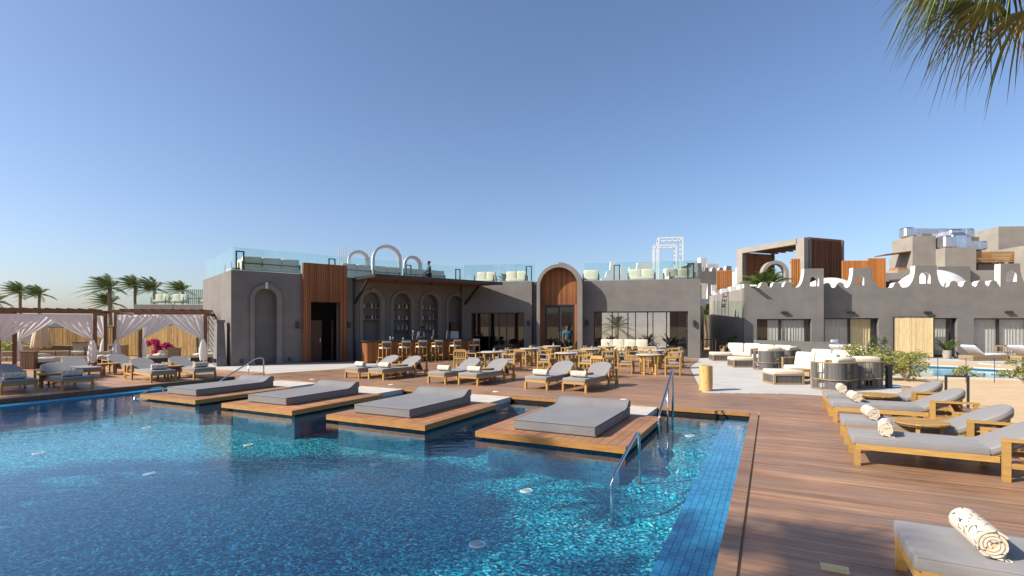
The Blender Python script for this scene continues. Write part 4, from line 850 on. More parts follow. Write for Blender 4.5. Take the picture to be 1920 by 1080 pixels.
# ---- sun lounger: foot end at x = 0, head at x = 2
def make_lounger():
    t = thing('sun_lounger', 'lounger', 'sun lounger')
    W2 = .345
    fr_ = MB(); fr_.box((.74, -W2, .245), (1.42, .04, .07)); fr_.box((.74, W2, .245), (1.42, .04, .07)); fr_.box((.02, 0, .245), (.04, .65, .069)); fr_.box((1.45, 0, .235), (.04, .65, .05)); fr_.build('frame', 'teak', t)
    for i in range(9): MB().box((.12 + i * .155, 0, .262), (.09, .645, .018)).build('slat', 'teak', t)
    for y in (-W2, W2):
        lg = MB().box((.045, y, .106), (.07, .055, .212)).build('leg', 'teak', t); MB().box((.045, y, .006), (.055, .045, .012)).build('foot_pad', 'black_metal', lg)
        MB().box((1.50, y * 1.10, .235), (.075, .05, .47)).build('leg', 'teak', t)
        ar = MB().box((1.80, y * 1.10, .487), (.68, .055, .035)).build('armrest', 'teak', t)
        MB().box((2.09, y * 1.10, .30), (.06, .05, .34)).build('leg', 'teak', t)
        MB().box((1.80, y * 1.10, .19), (.53, .04, .06)).build('side_rail', 'teak', t)
        wh = MB().add(*wheel_geo(.115, .03, (2.09, y * 1.10, .115))).build('wheel', 'teak', t)
    soft('seat_cushion', t, (.685, 0, .32), (1.38, .70, .095), 'fabric', r=.016, puff=.025)
    for y in (-.345, .345):
        for z in (.279, .361): MB().tube([(.01, y, z), (1.36, y, z)], .005, 5).build('piping', 'fabric', t)
    # backrest board and cushion, rounded at the top, tilted
    a = R(28); L_ = .76; pts = [(0, -.345), (L_ - .28, -.345)] + [(L_ - .28 + .28 * math.sin(R(q)), -.345 * math.cos(R(q)) if True else 0) for q in range(10, 171, 10)] + [(L_ - .28, .345), (0, .345)]
    def tilt(mb, mat, name, h0, h1, ox, oz, sc=1.0, bev=0):
        n = len(pts); top = []; 
        vs = [];
        for hh, s2 in ((h0, sc * .97), (h0 + (h1 - h0) * .3, sc), (h0 + (h1 - h0) * .75, sc), (h1, sc * .94)):
            for x, y in pts: xx = .38 + (x - .38) * s2; yy = y * s2; vs.append((ox + xx * math.cos(a) - hh * math.sin(a), yy, oz + xx * math.sin(a) + hh * math.cos(a)))
        fs = [tuple(range(n))[::-1], tuple(range(3 * n, 4 * n))]
        for k in range(3): fs += [(k * n + i, k * n + (i + 1) % n, (k + 1) * n + (i + 1) % n, (k + 1) * n + i) for i in range(n)]
        return mb.add(vs, fs).build(name, mat, t)
    tilt(MB(), 'fabric', 'back_cushion', .012, .10, 1.39, .27); tilt(MB(), 'teak_grey', 'back_frame', -.03, .01, 1.39, .27, .93)
    MB().bar((1.86, 0, .49), (2.02, 0, .20), .5, .025).build('back_strut', 'teak_grey', t)
    return t
def wheel_geo(r, w, c):
    vs = []; fs = []; n = 20
    for rr in (r, r * .72):
        for s in (-1, 1):
            for k in range(n): q = 2 * math.pi * k / n; vs.append((c[0] + rr * math.cos(q), c[1] + s * w / 2, c[2] + rr * math.sin(q)))
    for k in range(n):
        k2 = (k + 1) % n
        fs += [(k, k2, n + k2, n + k), (2 * n + k, 3 * n + k, 3 * n + k2, 2 * n + k2), (k, 2 * n + k, 2 * n + k2, k2), (n + k, n + k2, 3 * n + k2, 3 * n + k)]
    for q in (0, math.pi / 2):
        d = Vector((math.cos(q), 0, math.sin(q))) * r * .8; e = Vector((-math.sin(q), 0, math.cos(q))) * .012; b = len(vs)
        for s in (-1, 1): vs += [tuple(Vector(c) + d * x + e * y + Vector((0, s * w * .3, 0))) for x, y in ((-1, -1), (1, -1), (1, 1), (-1, 1))]
        fs += [(b, b + 1, b + 2, b + 3), (b + 7, b + 6, b + 5, b + 4), (b, b + 4, b + 5, b + 1), (b + 2, b + 6, b + 7, b + 3), (b + 1, b + 5, b + 6, b + 2), (b + 3, b + 7, b + 4, b)]
    return vs, fs
LOUNGERS = [  # foot centre, heading of the head end, label
    (2.74, 3.58, -27.5, 'grey sun lounger on teak frame set apart, its foot by the brass floor plate', 'near row'),
    (4.68, 7.05, -27.5, 'grey teak sun lounger beside a round side table, on the side of the brass plate', 'near row'),
    (5.30, 8.25, -27.5, 'grey teak sun lounger second in the row from the brass plate, past a round table', 'near row'),
    (6.25, 10.04, -27.5, 'grey teak sun lounger third in the row from the brass plate', 'near row'),
    (6.85, 11.25, -27.5, 'grey teak sun lounger at the row end next to the rope lounge chairs', 'near row'),
    (-5.50, 17.46, 58, 'grey sun lounger facing the pool in front of the bar, nearer the timber portal', 'pool row'),
    (-4.53, 17.07, 58, 'grey sun lounger facing the pool in front of the bar stools', 'pool row'),
    (-2.33, 15.90, 58, 'left one of the lounger pair between the bar pair and the handrail pair', 'pool row'),
    (-1.35, 15.47, 58, 'right one of the lounger pair between the bar pair and the handrail pair', 'pool row'),
    (.67, 14.45, 58, 'grey sun lounger in the pair nearest the tall handrail, on the bar side', 'pool row'),
    (1.69, 13.97, 58, 'grey sun lounger facing the pool closest to the tall handrail', 'pool row'),
    (-13.10, 13.62, 146, 'shaded blue-grey lounger on the side deck farthest from the grey block', 'side row'),
    (-12.22, 14.42, 146, 'shaded blue-grey lounger on the side deck, second from the far palm side', 'side row'),
    (-11.15, 16.45, 146, 'grey lounger with creased round back on the side deck by the cabanas', 'side row'),
    (-10.42, 17.42, 146, 'grey lounger with round back on the side deck nearest the grey block', 'side row'),
    (-14.45, 17.45, 146, 'grey lounger in the second row of the side deck by a cabana post', 'side row'),
    (-13.60, 18.70, 146, 'grey lounger in the second row of the side deck beside a small table', 'side row')]
lg0 = make_lounger(); LG = []
for i, (x, y, rz, lab, grp) in enumerate(LOUNGERS):
    g = 'sun loungers, ' + grp
    if i == 0: o = lg0; o.location = (x, y, .001); o.rotation_euler = (0, 0, R(rz)); o['label'] = lab; o['group'] = g
    else: o = dup(lg0, (x + rnd.uniform(-.03, .03), y + rnd.uniform(-.03, .03), .001), rz + rnd.uniform(-2.2, 2.2), lab, g)
    LG.append(o)
# ---- rolled towels, each lying across a lounger's foot end
def make_towel():
    t = thing('rolled_towel', 'towel', 'towel'); turns, r0, r1, Lh = 3.6, .014, .088, .225; n = 110; th = .0125
    ring = []
    for i in range(n + 1):
        q = i / n; a = -q * turns * 2 * math.pi - 1.9; r = r0 + (r1 - r0) * q; ring.append((r * math.cos(a), r * math.sin(a), a))
    tail = ring[-1]; vs = []
    for (x, z, a) in ring:
        for off in (-th / 2, th / 2):
            rr = math.hypot(x, z) + off
            for s in (-1, 1): vs.append((rr * math.cos(a), s * Lh, rr * math.sin(a)))
    fs = []
    for i in range(n):
        b = i * 4; c = b + 4
        fs += [(b, b + 1, c + 1, c), (b + 2, c + 2, c + 3, b + 3), (b, c, c + 2, b + 2), (b + 1, b + 3, c + 3, c + 1)]
    fs += [(0, 2, 3, 1), (n * 4, n * 4 + 1, n * 4 + 3, n * 4 + 2)]
    cov = MB().add(vs, fs); o = cov.build('towel_roll', 'towel', t, smooth=False); o.location = (0, 0, .096)
    core = MB(); core.lathe([(.078, -Lh + .006), (.078, Lh - .006)], 18); c = core.build('towel_core', 'towel_plain', t); c.rotation_euler = (R(90), 0, 0); c.location = (0, 0, .096)
    for s in (-1, 1): pass
    fl = MB().box((.06, 0, .010), (.075, 2 * Lh - .01, .012), ry=R(9)); fl.build('loose_edge', 'towel', t)
    return t
tw0 = make_towel(); first = True
TOWELS = [(0, .40, .02, 4), (1, .40, .03, 0), (2, .34, 0, 0), (3, .34, 0, 0), (4, .34, .02, 3), (5, .36, 0, 0), (6, .36, 0, 0), (7, .36, 0, 0), (8, .36, 0, 0), (9, .34, 0, 0), (10, .34, 0, 0), (11, .28, .05, 0), (12, .30, .05, 0), (13, .34, 0, 0), (14, .34, 0, 0)]
for i, dx, dy, da in TOWELS:
    lab = LOUNGERS[i][3]; x, y = LG[i].location[:2]; rz = math.degrees(LG[i].rotation_euler[2]); da += rnd.uniform(-7, 7) * (i > 0); dx += rnd.uniform(-.03, .06) * (i > 1); p = Matrix.Translation((x, y, .368)) @ Matrix.Rotation(R(rz), 4, 'Z') @ Vector((dx, dy, 0))
    l2 = 'rolled cream printed towel on the ' + lab.split(',')[0].replace('grey ', '', 1) + ('' if i in (0, 1, 4, 5, 6, 7, 8, 9, 10, 11, 13, 14) else ', ' + lab.split(',')[-1].strip())
    l2 = ' '.join(l2.split()[:16])
    if first: o = tw0; o.location = p; o.rotation_euler = (0, 0, R(rz + da)); o['label'] = l2; o['group'] = 'rolled towels on the loungers'; first = False
    else: dup(tw0, p, rz + da, l2, 'rolled towels on the loungers')
# ---- round side tables
def make_side_table(r=.34, h=.425):
    t = thing('side_table', 'table', 'side table')
    n = 11; tp = None
    for i in range(n):
        y0 = -r + 2 * r * i / n; y1 = y0 + 2 * r / n - .004; pl = []
        for yy in (y0, y1): pass
        ys = [y0 + (y1 - y0) * k / 4 for k in range(5)]
        hw = [math.sqrt(max(r * r - q * q, 1e-5)) for q in ys]
        poly = [(-w_, q) for q, w_ in zip(ys, hw)] + [(w_, q) for q, w_ in reversed(list(zip(ys, hw)))]
        MB().prism(poly[::-1], h - .022, h).build('top_slat', 'teak', t)
    MB().lathe([(r - .035, h - .05), (r - .03, h - .05), (r - .03, h - .0225), (r - .035, h - .0225)], 28).build('apron', 'teak', t)
    for k in range(4): a = math.pi / 4 + k * math.pi / 2; MB().box(((r - .10) * math.cos(a), (r - .10) * math.sin(a), (h - .0225) / 2), (.05, .05, h - .0225), rz=a).build('leg', 'teak', t)
    MB().bar((-(r - .1), 0, .1), (r - .1, 0, .1), .03, .03).build('stretcher', 'teak', t)
    return t
st0 = make_side_table(); TAB = [(6.00, 7.52, 'round slatted teak side table between the first loungers of the near row'), (7.46, 10.42, 'round slatted teak side table between the last loungers of the near row'),
    (-4.05, 18.25, 'small round teak side table between the lounger pair before the bar'), (-.95, 16.75, 'small round teak side table between the middle lounger pair'), (2.05, 15.25, 'small round teak side table between the loungers closest to the tall handrail'),
    (-13.5, 15.0, 'round teak side table between the shaded side deck loungers'), (-14.75, 18.75, 'round teak side table between the second row side deck loungers'), (-11.75, 17.7, 'round teak side table between the side deck loungers nearest the grey block')]
for i, (x, y, lab) in enumerate(TAB):
    if i == 0: o = st0; o.location = (x, y, .001); o['label'] = lab; o['group'] = 'round side tables'
    else: dup(st0, (x, y, .001), 20 * i, lab, 'round side tables')
# ---- dining set
def make_table():
    t = thing('dining_table', 'table', 'table')
    MB().lathe([(.43, .715), (.46, .722), (.46, .742), (.45, .75)], 32).build('tabletop', 'tabletop', t)
    MB().lathe([(.36, .66), (.37, .66), (.37, .714), (.36, .714)], 28).build('apron', 'teak', t)
    for k in range(4): a = math.pi / 4 + k * math.pi / 2; MB().box((.30 * math.cos(a), .30 * math.sin(a), .357), (.06, .06, .714), rz=a).build('leg', 'teak', t)
    MB().bar((-.2, -.2, .05), (.2, .2, .05), .05, .05).build('stretcher', 'teak', t); MB().bar((-.2, .2, .05), (.2, -.2, .05), .05, .048).build('stretcher', 'teak', t)
    return t
def make_chair():
    t = thing('dining_chair', 'chair', 'chair')           # faces +x
    for sx in (-1, 1):
        for sy in (-1, 1): MB().box((sx * .25, sy * .28, .325), (.05, .05, .65)).build('leg', 'teak', t)
    for sy in (-1, 1): MB().box((.0, sy * .28, .667), (.56, .065, .034)).build('armrest', 'teak', t)
    MB().box((-.27, 0, .70), (.05, .52, .10)).build('back_rail', 'teak', t)
    for y in (-.16, -.08, 0, .08, .16): MB().box((-.265, y, .53), (.022, .03, .24)).build('back_spindle', 'teak', t)
    f = MB(); f.box((.25, 0, .37), (.04, .51, .07)); f.box((-.25, 0, .37), (.04, .51, .07)); f.box((0, .28, .37), (.45, .04, .068)); f.box((0, -.28, .37), (.45, .04, .068)); f.build('seat_frame', 'teak', t)
    soft('seat_cushion', t, (.0, 0, .445), (.52, .50, .085), 'fabric', puff=.1); soft('back_pillow', t, (-.17, .0, .615), (.11, .40, .30), 'pillow', ry=R(-14))
    return t
DT = [(5.03, 18.86), (6.14, 22.0), (7.12, 25.14), (4.78, 25.76), (3.52, 22.96), (2.12, 19.92), (2.04, 26.07), (.81, 23.47), (-.80, 20.71)]
COLN = ['next to the concrete terrace', 'in the middle column', 'in the column beside the bar']; ROWN = ['front', 'second', 'back']
DL = [(0, 0), (0, 1), (0, 2), (1, 2), (1, 1), (1, 0), (2, 2), (2, 1), (2, 0)]
tb0 = make_table(); ch0 = make_chair(); fc = True
def lamp_pot(x, y, lab):
    t = thing('table_pot', lab, 'pot', (x, y, .751)); MB().lathe([(.03, 0), (.045, .02), (.048, .08), (.04, .11)], 12).build('pot', 'planter', t)
    m = MB()
    for k in range(14): a = rnd.uniform(0, 6.3); q = rnd.uniform(.03, .08); m.add([(0, 0, .10), (q * math.cos(a), q * math.sin(a), .12 + rnd.uniform(0, .09)), (q * math.cos(a + .5), q * math.sin(a + .5), .11 + rnd.uniform(0, .06))], [(0, 1, 2)])
    m.build('sprigs', 'leaf', t)
for i, ((x, y), (c, r_)) in enumerate(zip(DT, DL)):
    lab = 'round pale-topped dining table, %s row %s' % (ROWN[r_], COLN[c])
    if i == 0: o = tb0; o.location = (x, y, .001); o['label'] = lab; o['group'] = 'round dining tables'
    else: dup(tb0, (x, y, .001), 63, lab, 'round dining tables')
    lamp_pot(x + .08, y + .05, 'tiny potted sprig on the %s row table %s' % (ROWN[r_], COLN[c]))
    for k, (off, ang) in enumerate(((.86, 150), (.86, -25), (.86, 62), (.88, 243))):
        if (k == 2 and (r_ == 2 or i in (0,))) or (k == 3 and i in (0, 5, 8)): continue
        a = R(ang + rnd.uniform(-6, 6)); p = (x + off * math.cos(a), y + off * math.sin(a), .001); rz = ang + 180 + rnd.uniform(-10, 10)
        l2 = 'teak chair, %s side of the %s table %s' % (('bar', 'terrace', 'restaurant', 'pool')[k], ROWN[r_], COLN[c]); g2 = 'dining chairs at the %s row table %s' % (ROWN[r_], COLN[c])
        if fc: fc = False; o = ch0; o.location = p; o.rotation_euler = (0, 0, R(rz)); o['label'] = l2; o['group'] = g2
        else: dup(ch0, p, rz, l2, g2)
for x, y, rz, lab in ((3.15, 17.9, 40, 'teak dining chair pulled out beside the front dining tables, back to the pool'), (-2.2, 22.4, 80, 'teak dining chair standing alone near the bar stools')):
    dup(ch0, (x, y, .001), rz, lab, 'single dining chairs')
bn = thing('window_bench', 'long bench with cream back cushions below the wide restaurant window', 'bench', RW(9.4, -.62), -11.53)
MB().box((0, 0, .2), (2.6, .6, .4)).build('base', 'teak', bn)
soft('seat_cushion', bn, (0, 0, .45), (2.58, .62, .12), 'cream')
for x in (-.95, -.32, .32, .95): soft('back_cushion', bn, (x, .2, .74), (.62, .2, .5), 'cream', puff=.1)
# ---- bar counter with stools
bc = thing('bar_counter', 'timber-clad bar counter with black stone top under the canopy', 'bar counter', LW(5.2, -2.5), 40)
MB().box((3.2, .36, .51), (6.3, .56, 1.02)).build('body', 'door_wood', bc)
MB().box((3.2, .33, 1.052), (6.55, .78, .06), ch=.006).build('countertop', 'marble_black', bc)
slats(bc, fr(.04, 6.36, .10), .04, lambda x: 1.0, .065, .085, .03, 'cladding', 'cladding_slat')
e0 = None
for i in range(6): MB().box((.035, .13 + i * .09, .52), (.03, .075, .96)).build('end_slat', 'cladding', bc)
def make_stool():
    t = thing('bar_stool', 'stool', 'stool')
    for sx in (-1, 1):
        for sy in (-1, 1): MB().bar((sx * .23, sy * .21, 0), (sx * .20, sy * .2, .98 if sx < 0 else .72), .036, .036).build('leg', 'teak', t)
    MB().bar((.2, -.2, .28), (.2, .2, .28), .03, .03).build('footrest', 'teak', t)
    for sy in (-1, 1): MB().bar((-.22, sy * .21, .30), (.22, sy * .21, .30), .028, .028).build('side_rail', 'teak', t); MB().bar((-.21, sy * .22, .93), (.12, sy * .22, .92), .04, .03).build('armrest', 'teak', t); MB().bar((.12, sy * .22, .92), (.19, sy * .2, .70), .03, .03).build('arm_post', 'teak', t)
    soft('seat_cushion', t, (0, 0, .745), (.44, .42, .075), 'cream', puff=.1); soft('back_pillow', t, (-.12, 0, .90), (.09, .36, .26), 'pillow', ry=R(-12)); soft('headrail_pad', t, (-.215, 0, 1.02), (.05, .46, .09), 'cream')
    return t
sl0 = make_stool(); NUM = ['first', 'second', 'third', 'fourth', 'fifth', 'last']
for i, x in enumerate((5.8, 6.83, 7.73, 8.64, 9.73, 10.92)):
    lab = 'teak bar stool with cream seat, %s from the timber portal end of the bar' % NUM[i]; p = LW(x, -3.12, .001)
    if i == 0: o = sl0; o.location = p; o.rotation_euler = (0, 0, R(40 + 90)); o['label'] = lab; o['group'] = 'bar stools at the counter'
    else: dup(sl0, p, 40 + 90 + rnd.uniform(-8, 8), lab, 'bar stools at the counter')
for i, x in enumerate((7.9, 9.1, 9.95)):
    t = thing('beer_tap', 'white-handled drinks tap on the bar top, %s from the timber portal' % NUM[i], 'tap', LW(x, -1.95, 1.083), 40, 'drinks taps on the bar')
    MB().lathe([(.05, 0), (.05, .015), (.022, .03), (.022, .26)], 10).build('column', 'steel', t); MB().bar((0, -.02, .24), (0, -.13, .24), .035, .035).build('spout', 'steel', t); MB().bar((0, -.03, .26), (0, -.09, .44), .05, .03).build('handle', 'label_white', t)
for i, (x, h_) in enumerate(((6.6, .16), (6.75, .14), (7.3, .1), (8.95, .12), (10.3, .2), (10.55, .2))):
    o = MB().lathe([(.03, 0), (.038, h_ * .6), (.036, h_)], 10).build('drinking_glass', 'bottle_clear'); o.location = LW(x, -2.1, 1.083); tag(o, 'small clear tumbler standing on the black bar top', 'glass', 'tumblers on the bar top')
cm = thing('coffee_machine', 'boxy machine on the back counter inside the last bar niche', 'machine', LW(11.83, .19, .952), 40); MB().box((0, 0, .25), (.6, .26, .5), ch=.02).build('body', 'white_metal', cm); MB().box((0, -.02, .75), (.5, .2, .5), ch=.02).build('top', 'door_wood', cm)
# ---- rope lounge furniture
def make_tub():
    t = thing('rope_chair', 'chair', 'armchair')          # opens towards +x, back towards -x
    rx, ry = .46, .50
    def P(q, z, k=1.0):                                   # rounded square path open at the front
        e = .55; c, s = math.cos(q), math.sin(q); return (rx * k * math.copysign(abs(c) ** e, c), ry * k * math.copysign(abs(s) ** e, s), z)
    q0, q1 = R(38), R(322); n = 92; m = MB()
    for i in range(n + 1):
        q = q0 + (q1 - q0) * i / n; a = Vector(P(q, .30)); b = Vector(P(q, .76)); m.bar(a, b, .022, .018, up=(math.cos(q), math.sin(q), 0))
        a = Vector(P(q, .03, .985)); b = Vector(P(q, .26, .985)); m.bar(a, b, .022, .018, up=(math.cos(q), math.sin(q), 0))
    tag(m.build('rope_weave', 'rope', t), kind='stuff')
    for z, nm, r_ in ((.775, 'top_rail', .02), (.30, 'middle_rail', .018), (.022, 'base_rail', .017)):
        MB().tube([P(q0 + (q1 - q0) * i / 40, z) for i in range(41)], r_, 8).build(nm, 'teak_grey', t, smooth=True)
    for q in (q0, q1): p = P(q, 0); MB().box((p[0], p[1], .39), (.05, .05, .78)).build('arm_post', 'teak_grey', t)
    MB().lathe([(.40, .24), (.42, .25), (.42, .29), (.40, .30)], 24, sx=1, sy=1.08).build('seat_base', 'teak', t)
    soft('seat_cushion', t, (.05, 0, .37), (.78, .80, .15), 'cream', puff=.08); soft('back_pillow', t, (-.26, 0, .70), (.18, .72, .42), 'cream', ry=R(-14), puff=.1)
    return t
def make_ottoman(w=.92, d=.78):
    t = thing('rope_ottoman', 'ottoman', 'ottoman'); f = MB()
    for sx in (-1, 1):
        for sy in (-1, 1): f.box((sx * (w / 2 - .03), sy * (d / 2 - .03), .16), (.06, .06, .32))
    for z in (.03, .29):
        for sy in (-1, 1): f.box((0, sy * (d / 2 - .03), z), (w - .12, .052, .05))
        for sx in (-1, 1): f.box((sx * (w / 2 - .03), 0, z), (.052, d - .12, .05))
    f.build('frame', 'teak_grey', t); m = MB()
    for sy in (-1, 1):
        for i in range(int((w - .12) / .026)): m.bar((-w / 2 + .075 + i * .026, sy * (d / 2 - .03), .055), (-w / 2 + .075 + i * .026, sy * (d / 2 - .03), .265), .02, .016, up=(0, 1, 0))
    for sx in (-1, 1):
        for i in range(int((d - .12) / .026)): m.bar((sx * (w / 2 - .03), -d / 2 + .075 + i * .026, .055), (sx * (w / 2 - .03), -d / 2 + .075 + i * .026, .265), .016, .02, up=(0, 1, 0))
    tag(m.build('rope_weave', 'rope', t), kind='stuff'); MB().box((0, 0, .29), (w - .13, d - .13, .03)).build('panel', 'wicker_dark', t)
    soft('cushion', t, (0, 0, .365), (w, d, .13), 'cream', puff=.08); return t
def make_sofa(w=1.75):
    t = thing('rope_sofa', 'sofa', 'sofa')                 # faces +x
    MB().box((0, 0, .17), (.86, w, .14)).build('base', 'teak_grey', t)
    for sy in (-1, 1):
        for sx in (-1, 1): MB().box((sx * .38, sy * (w / 2 - .04), .33), (.06, .06, .66)).build('post', 'teak_grey', t)
        m = MB()
        for i in range(26): m.bar((-.34 + i * .0265, sy * (w / 2 - .04), .10), (-.34 + i * .0265, sy * (w / 2 - .04), .64), .02, .016, up=(0, 1, 0))
        tag(m.build('arm_weave', 'rope', t), kind='stuff'); MB().box((0, sy * (w / 2 - .04), .667), (.84, .07, .035)).build('armrest', 'teak', t)
    MB().box((-.38, 0, .62), (.05, w - .16, .07)).build('back_rail', 'teak', t); m = MB()
    for i in range(int((w - .2) / .026)): m.bar((-.38, -w / 2 + .1 + i * .026, .24), (-.38, -w / 2 + .1 + i * .026, .59), .02, .016, up=(1, 0, 0))
    tag(m.build('back_weave', 'rope', t), kind='stuff')
    soft('seat_cushion', t, (.03, 0, .33), (.80, w - .2, .17), 'cream', puff=.05)
    for k in (-1, 1): soft('back_pillow', t, (-.22, k * (w / 4 - .04), .62), (.22, w / 2 - .12, .46), 'cream', ry=R(-13), puff=.1)
    return t
tub0 = make_tub()
TUBS = [(9.20, 14.62, 110, 'rounded rope armchair beside the black bollard lamp, nearer the log post'), (10.22, 15.05, 85, 'rounded rope armchair right beside the black bollard lamp'), (10.50, 20.95, 100, 'rounded rope armchair between the two larger rope ottomans'), (11.55, 21.6, 120, 'rounded rope armchair behind another, beside the cream sofas')]
for i, (x, y, rz, lab) in enumerate(TUBS):
    if i == 0: tub0.location = (x, y, -.003); tub0.rotation_euler = (0, 0, R(rz)); tub0['label'] = lab; tub0['group'] = 'rounded rope armchairs'
    else: dup(tub0, (x, y, -.003), rz, lab, 'rounded rope armchairs')
ot0 = make_ottoman()
for i, (x, y, rz, lab) in enumerate([(8.52, 16.1, -2, 'cream-topped rope ottoman nearest the log post'), (9.98, 22.3, -4, 'cream-topped rope ottoman in the middle of the lounge terrace'), (10.62, 26.1, -6, 'cream-topped rope ottoman nearest the restaurant corner')]):
    if i == 0: ot0.location = (x, y, -.003); ot0.rotation_euler = (0, 0, R(rz)); ot0['label'] = lab; ot0['group'] = 'rope ottomans'
    else: dup(ot0, (x, y, -.003), rz, lab, 'rope ottomans')
so0 = make_sofa()
for i, (x, y, rz, lab) in enumerate([(10.3, 17.6, 200, 'cream rope sofa behind the rounded armchairs near the bollard'), (12.15, 19.6, 210, 'cream rope sofa backing on the garden shrubs'), (12.3, 24.2, 215, 'cream rope sofa below the low garden wall'), (11.9, 26.4, 230, 'cream rope sofa deepest in the passage corner')]):
    if i == 0: so0.location = (x, y, -.003); so0.rotation_euler = (0, 0, R(rz)); so0['label'] = lab; so0['group'] = 'cream rope sofas'
    else: dup(so0, (x, y, -.003), rz, lab, 'cream rope sofas')
dup(st0, (9.25, 16.35, -.003), 10, 'low round teak table between the near ottoman and cream sofa', 'round side tables')
# ---- log post, bollards, hoop
lp = thing('log_post', 'short debarked log post standing on the terrace corner', 'post', (5.42, 14.32, -.004))
m = MB(); n = 22; vs = []; fs = []
for k, z in enumerate((0, .02, .2, .4, .58, .68, .70)):
    for i in range(n):
        a = 2 * math.pi * i / n; r = (.178 + .006 * math.sin(3 * a + 1) + .004 * math.sin(5 * a + k)) * (.97 if k in (0, 6) else 1); vs.append((r * math.cos(a), r * math.sin(a), z))
for k in range(6): fs += [(k * n + i, k * n + (i + 1) % n, (k + 1) * n + (i + 1) % n, (k + 1) * n + i) for i in range(n)]
fs += [tuple(range(n))[::-1], tuple(6 * n + i for i in range(n))]
m.add(vs, fs).build('trunk', 'log', lp); 
for a, z in ((-1.9, .22), (-1.2, .45), (-2.4, .55)): MB().lathe([(.016, 0), (.01, .006)], 8, c=(0, 0, 0)).build('knot', 'bark', lp).matrix_local = Matrix.Translation((.178 * math.cos(a), .178 * math.sin(a), z)) @ Vector((math.cos(a), math.sin(a), 0)).to_track_quat('Z', 'Y').to_matrix().to_4x4()
MB().lathe([(.15, .7005), (.02, .702)], 18).build('cut_face', 'teak_grey', lp)
bo = thing('bollard_lamp', 'black square bollard lamp beside the rope armchairs', 'bollard', (11.0, 14.95, -.03)); MB().box((0, 0, .34), (.13, .13, .68), ch=.006).build('post', 'black_metal', bo); MB().box((0, 0, .695), (.15, .15, .03)).build('cap', 'black_metal', bo)
ho = thing('hoop_lamp', 'black square hoop lamp in the sand behind the loungers', 'lamp', (9.95, 11.45, -.035), -20)
for x in (-.2, .2): MB().box((x, 0, .35), (.04, .04, .7)).build('post', 'black_metal', ho)
MB().box((0, 0, .72), (.44, .04, .04)).build('crossbar', 'black_metal', ho)
# hoops on the roof edge
for i, (p, rz, lab) in enumerate([(LW(.42, .3, LZ), 40, 'black metal hoop lantern at the sunlit corner of the grey block roof'), (LW(4.6, .3, LZ), 40, 'black metal hoop lantern on the roof beside the timber portal'), (LW(8.9, .3, LZ), 40, 'black metal hoop lantern on the roof above the middle of the bar'), (LW(12.2, .3, LZ), 40, 'black metal hoop lantern on the roof above the end of the bar'), (RW(4.0, -.2, RH), -11.5, 'black metal hoop lantern on the roof left of the arched portal'), (RW(9.0, .22, RH), -11.5, 'black metal hoop lantern above the wide restaurant window'), (RW(13.0, .22, RH), -11.5, 'black metal hoop lantern at the restaurant roof corner')]):
    t = thing('hoop_lantern', lab, 'lantern', p, rz, 'black hoop lanterns on the roof edge')
    for x in (-.15, .15): MB().box((x, 0, .43), (.06, .06, .86)).build('post', 'black_metal', t)
    MB().box((0, 0, .885), (.36, .06, .05)).build('crossbar', 'black_metal', t)
# ---- roof terrace furniture
def roof_sofa(loc, rz, w, label):
    t = thing('roof_sofa', label, 'sofa', loc, rz, 'pale sofas on the roof terrace'); f = MB()
    for x in (-w / 2, w / 2):
        for y in (-.36, .36): f.box((x, y, .34), (.05, .05, .68))
    f.box((0, -.36, .25), (w - .06, .04, .05)); f.box((0, .36, .25), (w - .06, .04, .05)); f.box((0, -.36, .6), (w - .06, .035, .04)); f.build('frame', 'black_metal', t)
    soft('seat_cushion', t, (0, .0, .36), (w - .08, .70, .18), 'cream'); n = max(1, round(w / .75))
    for i in range(n): soft('back_cushion', t, (-w / 2 + (i + .5) * w / n, -.24, .68), (w / n - .03, .2, .48), 'cream', puff=.1)
RF = 4.141
for p, rz, w, lab in [(LW(2.0, 1.5, 4.121), 40, 2.6, 'long pale sofa behind glass above the arched niche'), (LW(.75, 2.6, 4.121), 130, 1.4, 'pale sofa at the sunlit corner of the grey block roof'), (LW(6.2, 1.3, 4.121), 40, 1.6, 'pale sofa behind glass just right of the timber portal'), (LW(8.0, 1.4, 4.121), 40, 1.5, 'pale sofa in front of the tall white arch'), (LW(9.8, 1.4, 4.121), 40, 1.5, 'pale sofa below the smallest white arch'), (LW(11.2, 1.3, 4.121), 40, 1.0, 'pale single seat above the end of the bar'),
    (RW(1.1, 1.0, RF), 168, 1.2, 'pale single seat behind glass at the canopy end'), (RW(3.0, 1.0, RF), 168, 1.3, 'pale seat behind glass beside the rooftop palm'), (RW(7.5, 1.2, RF), 168, .9, 'pale seat behind glass directly right of the arched portal'), (RW(10.4, 1.2, RF), 168, 1.5, 'pale sofa behind glass above the wide window'), (RW(12.5, 1.3, RF), 190, 1.5, 'pale sofa under the white roof pergola')]:
    roof_sofa(p, rz, w, lab)
for (x, y, w_, h_, lab) in [(-7.1, 29.0, 1.62, 2.2, 'tall white hoop arch on the roof terrace'), (-8.4, 28.0, 1.12, 1.75, 'smaller white hoop arch nearer the timber portal'), (-5.85, 30.0, 1.0, 1.72, 'smallest white hoop arch near the roof sunshade')]:
    t = thing('white_arch', lab, 'arch', (x, y, 4.121), 22, 'white hoop arches on the roof'); MB().plate(band(-w_ / 2 + .13, w_ / 2 - .13, 0, h_ - .13, .13, .13, 16), [], -.25, .25).build('arch_ring', 'white_plaster', t); MB().box((0, 0, h_ * .42), (w_ - .27, .06, .06)).build('cross_rail', 'white_metal', t)
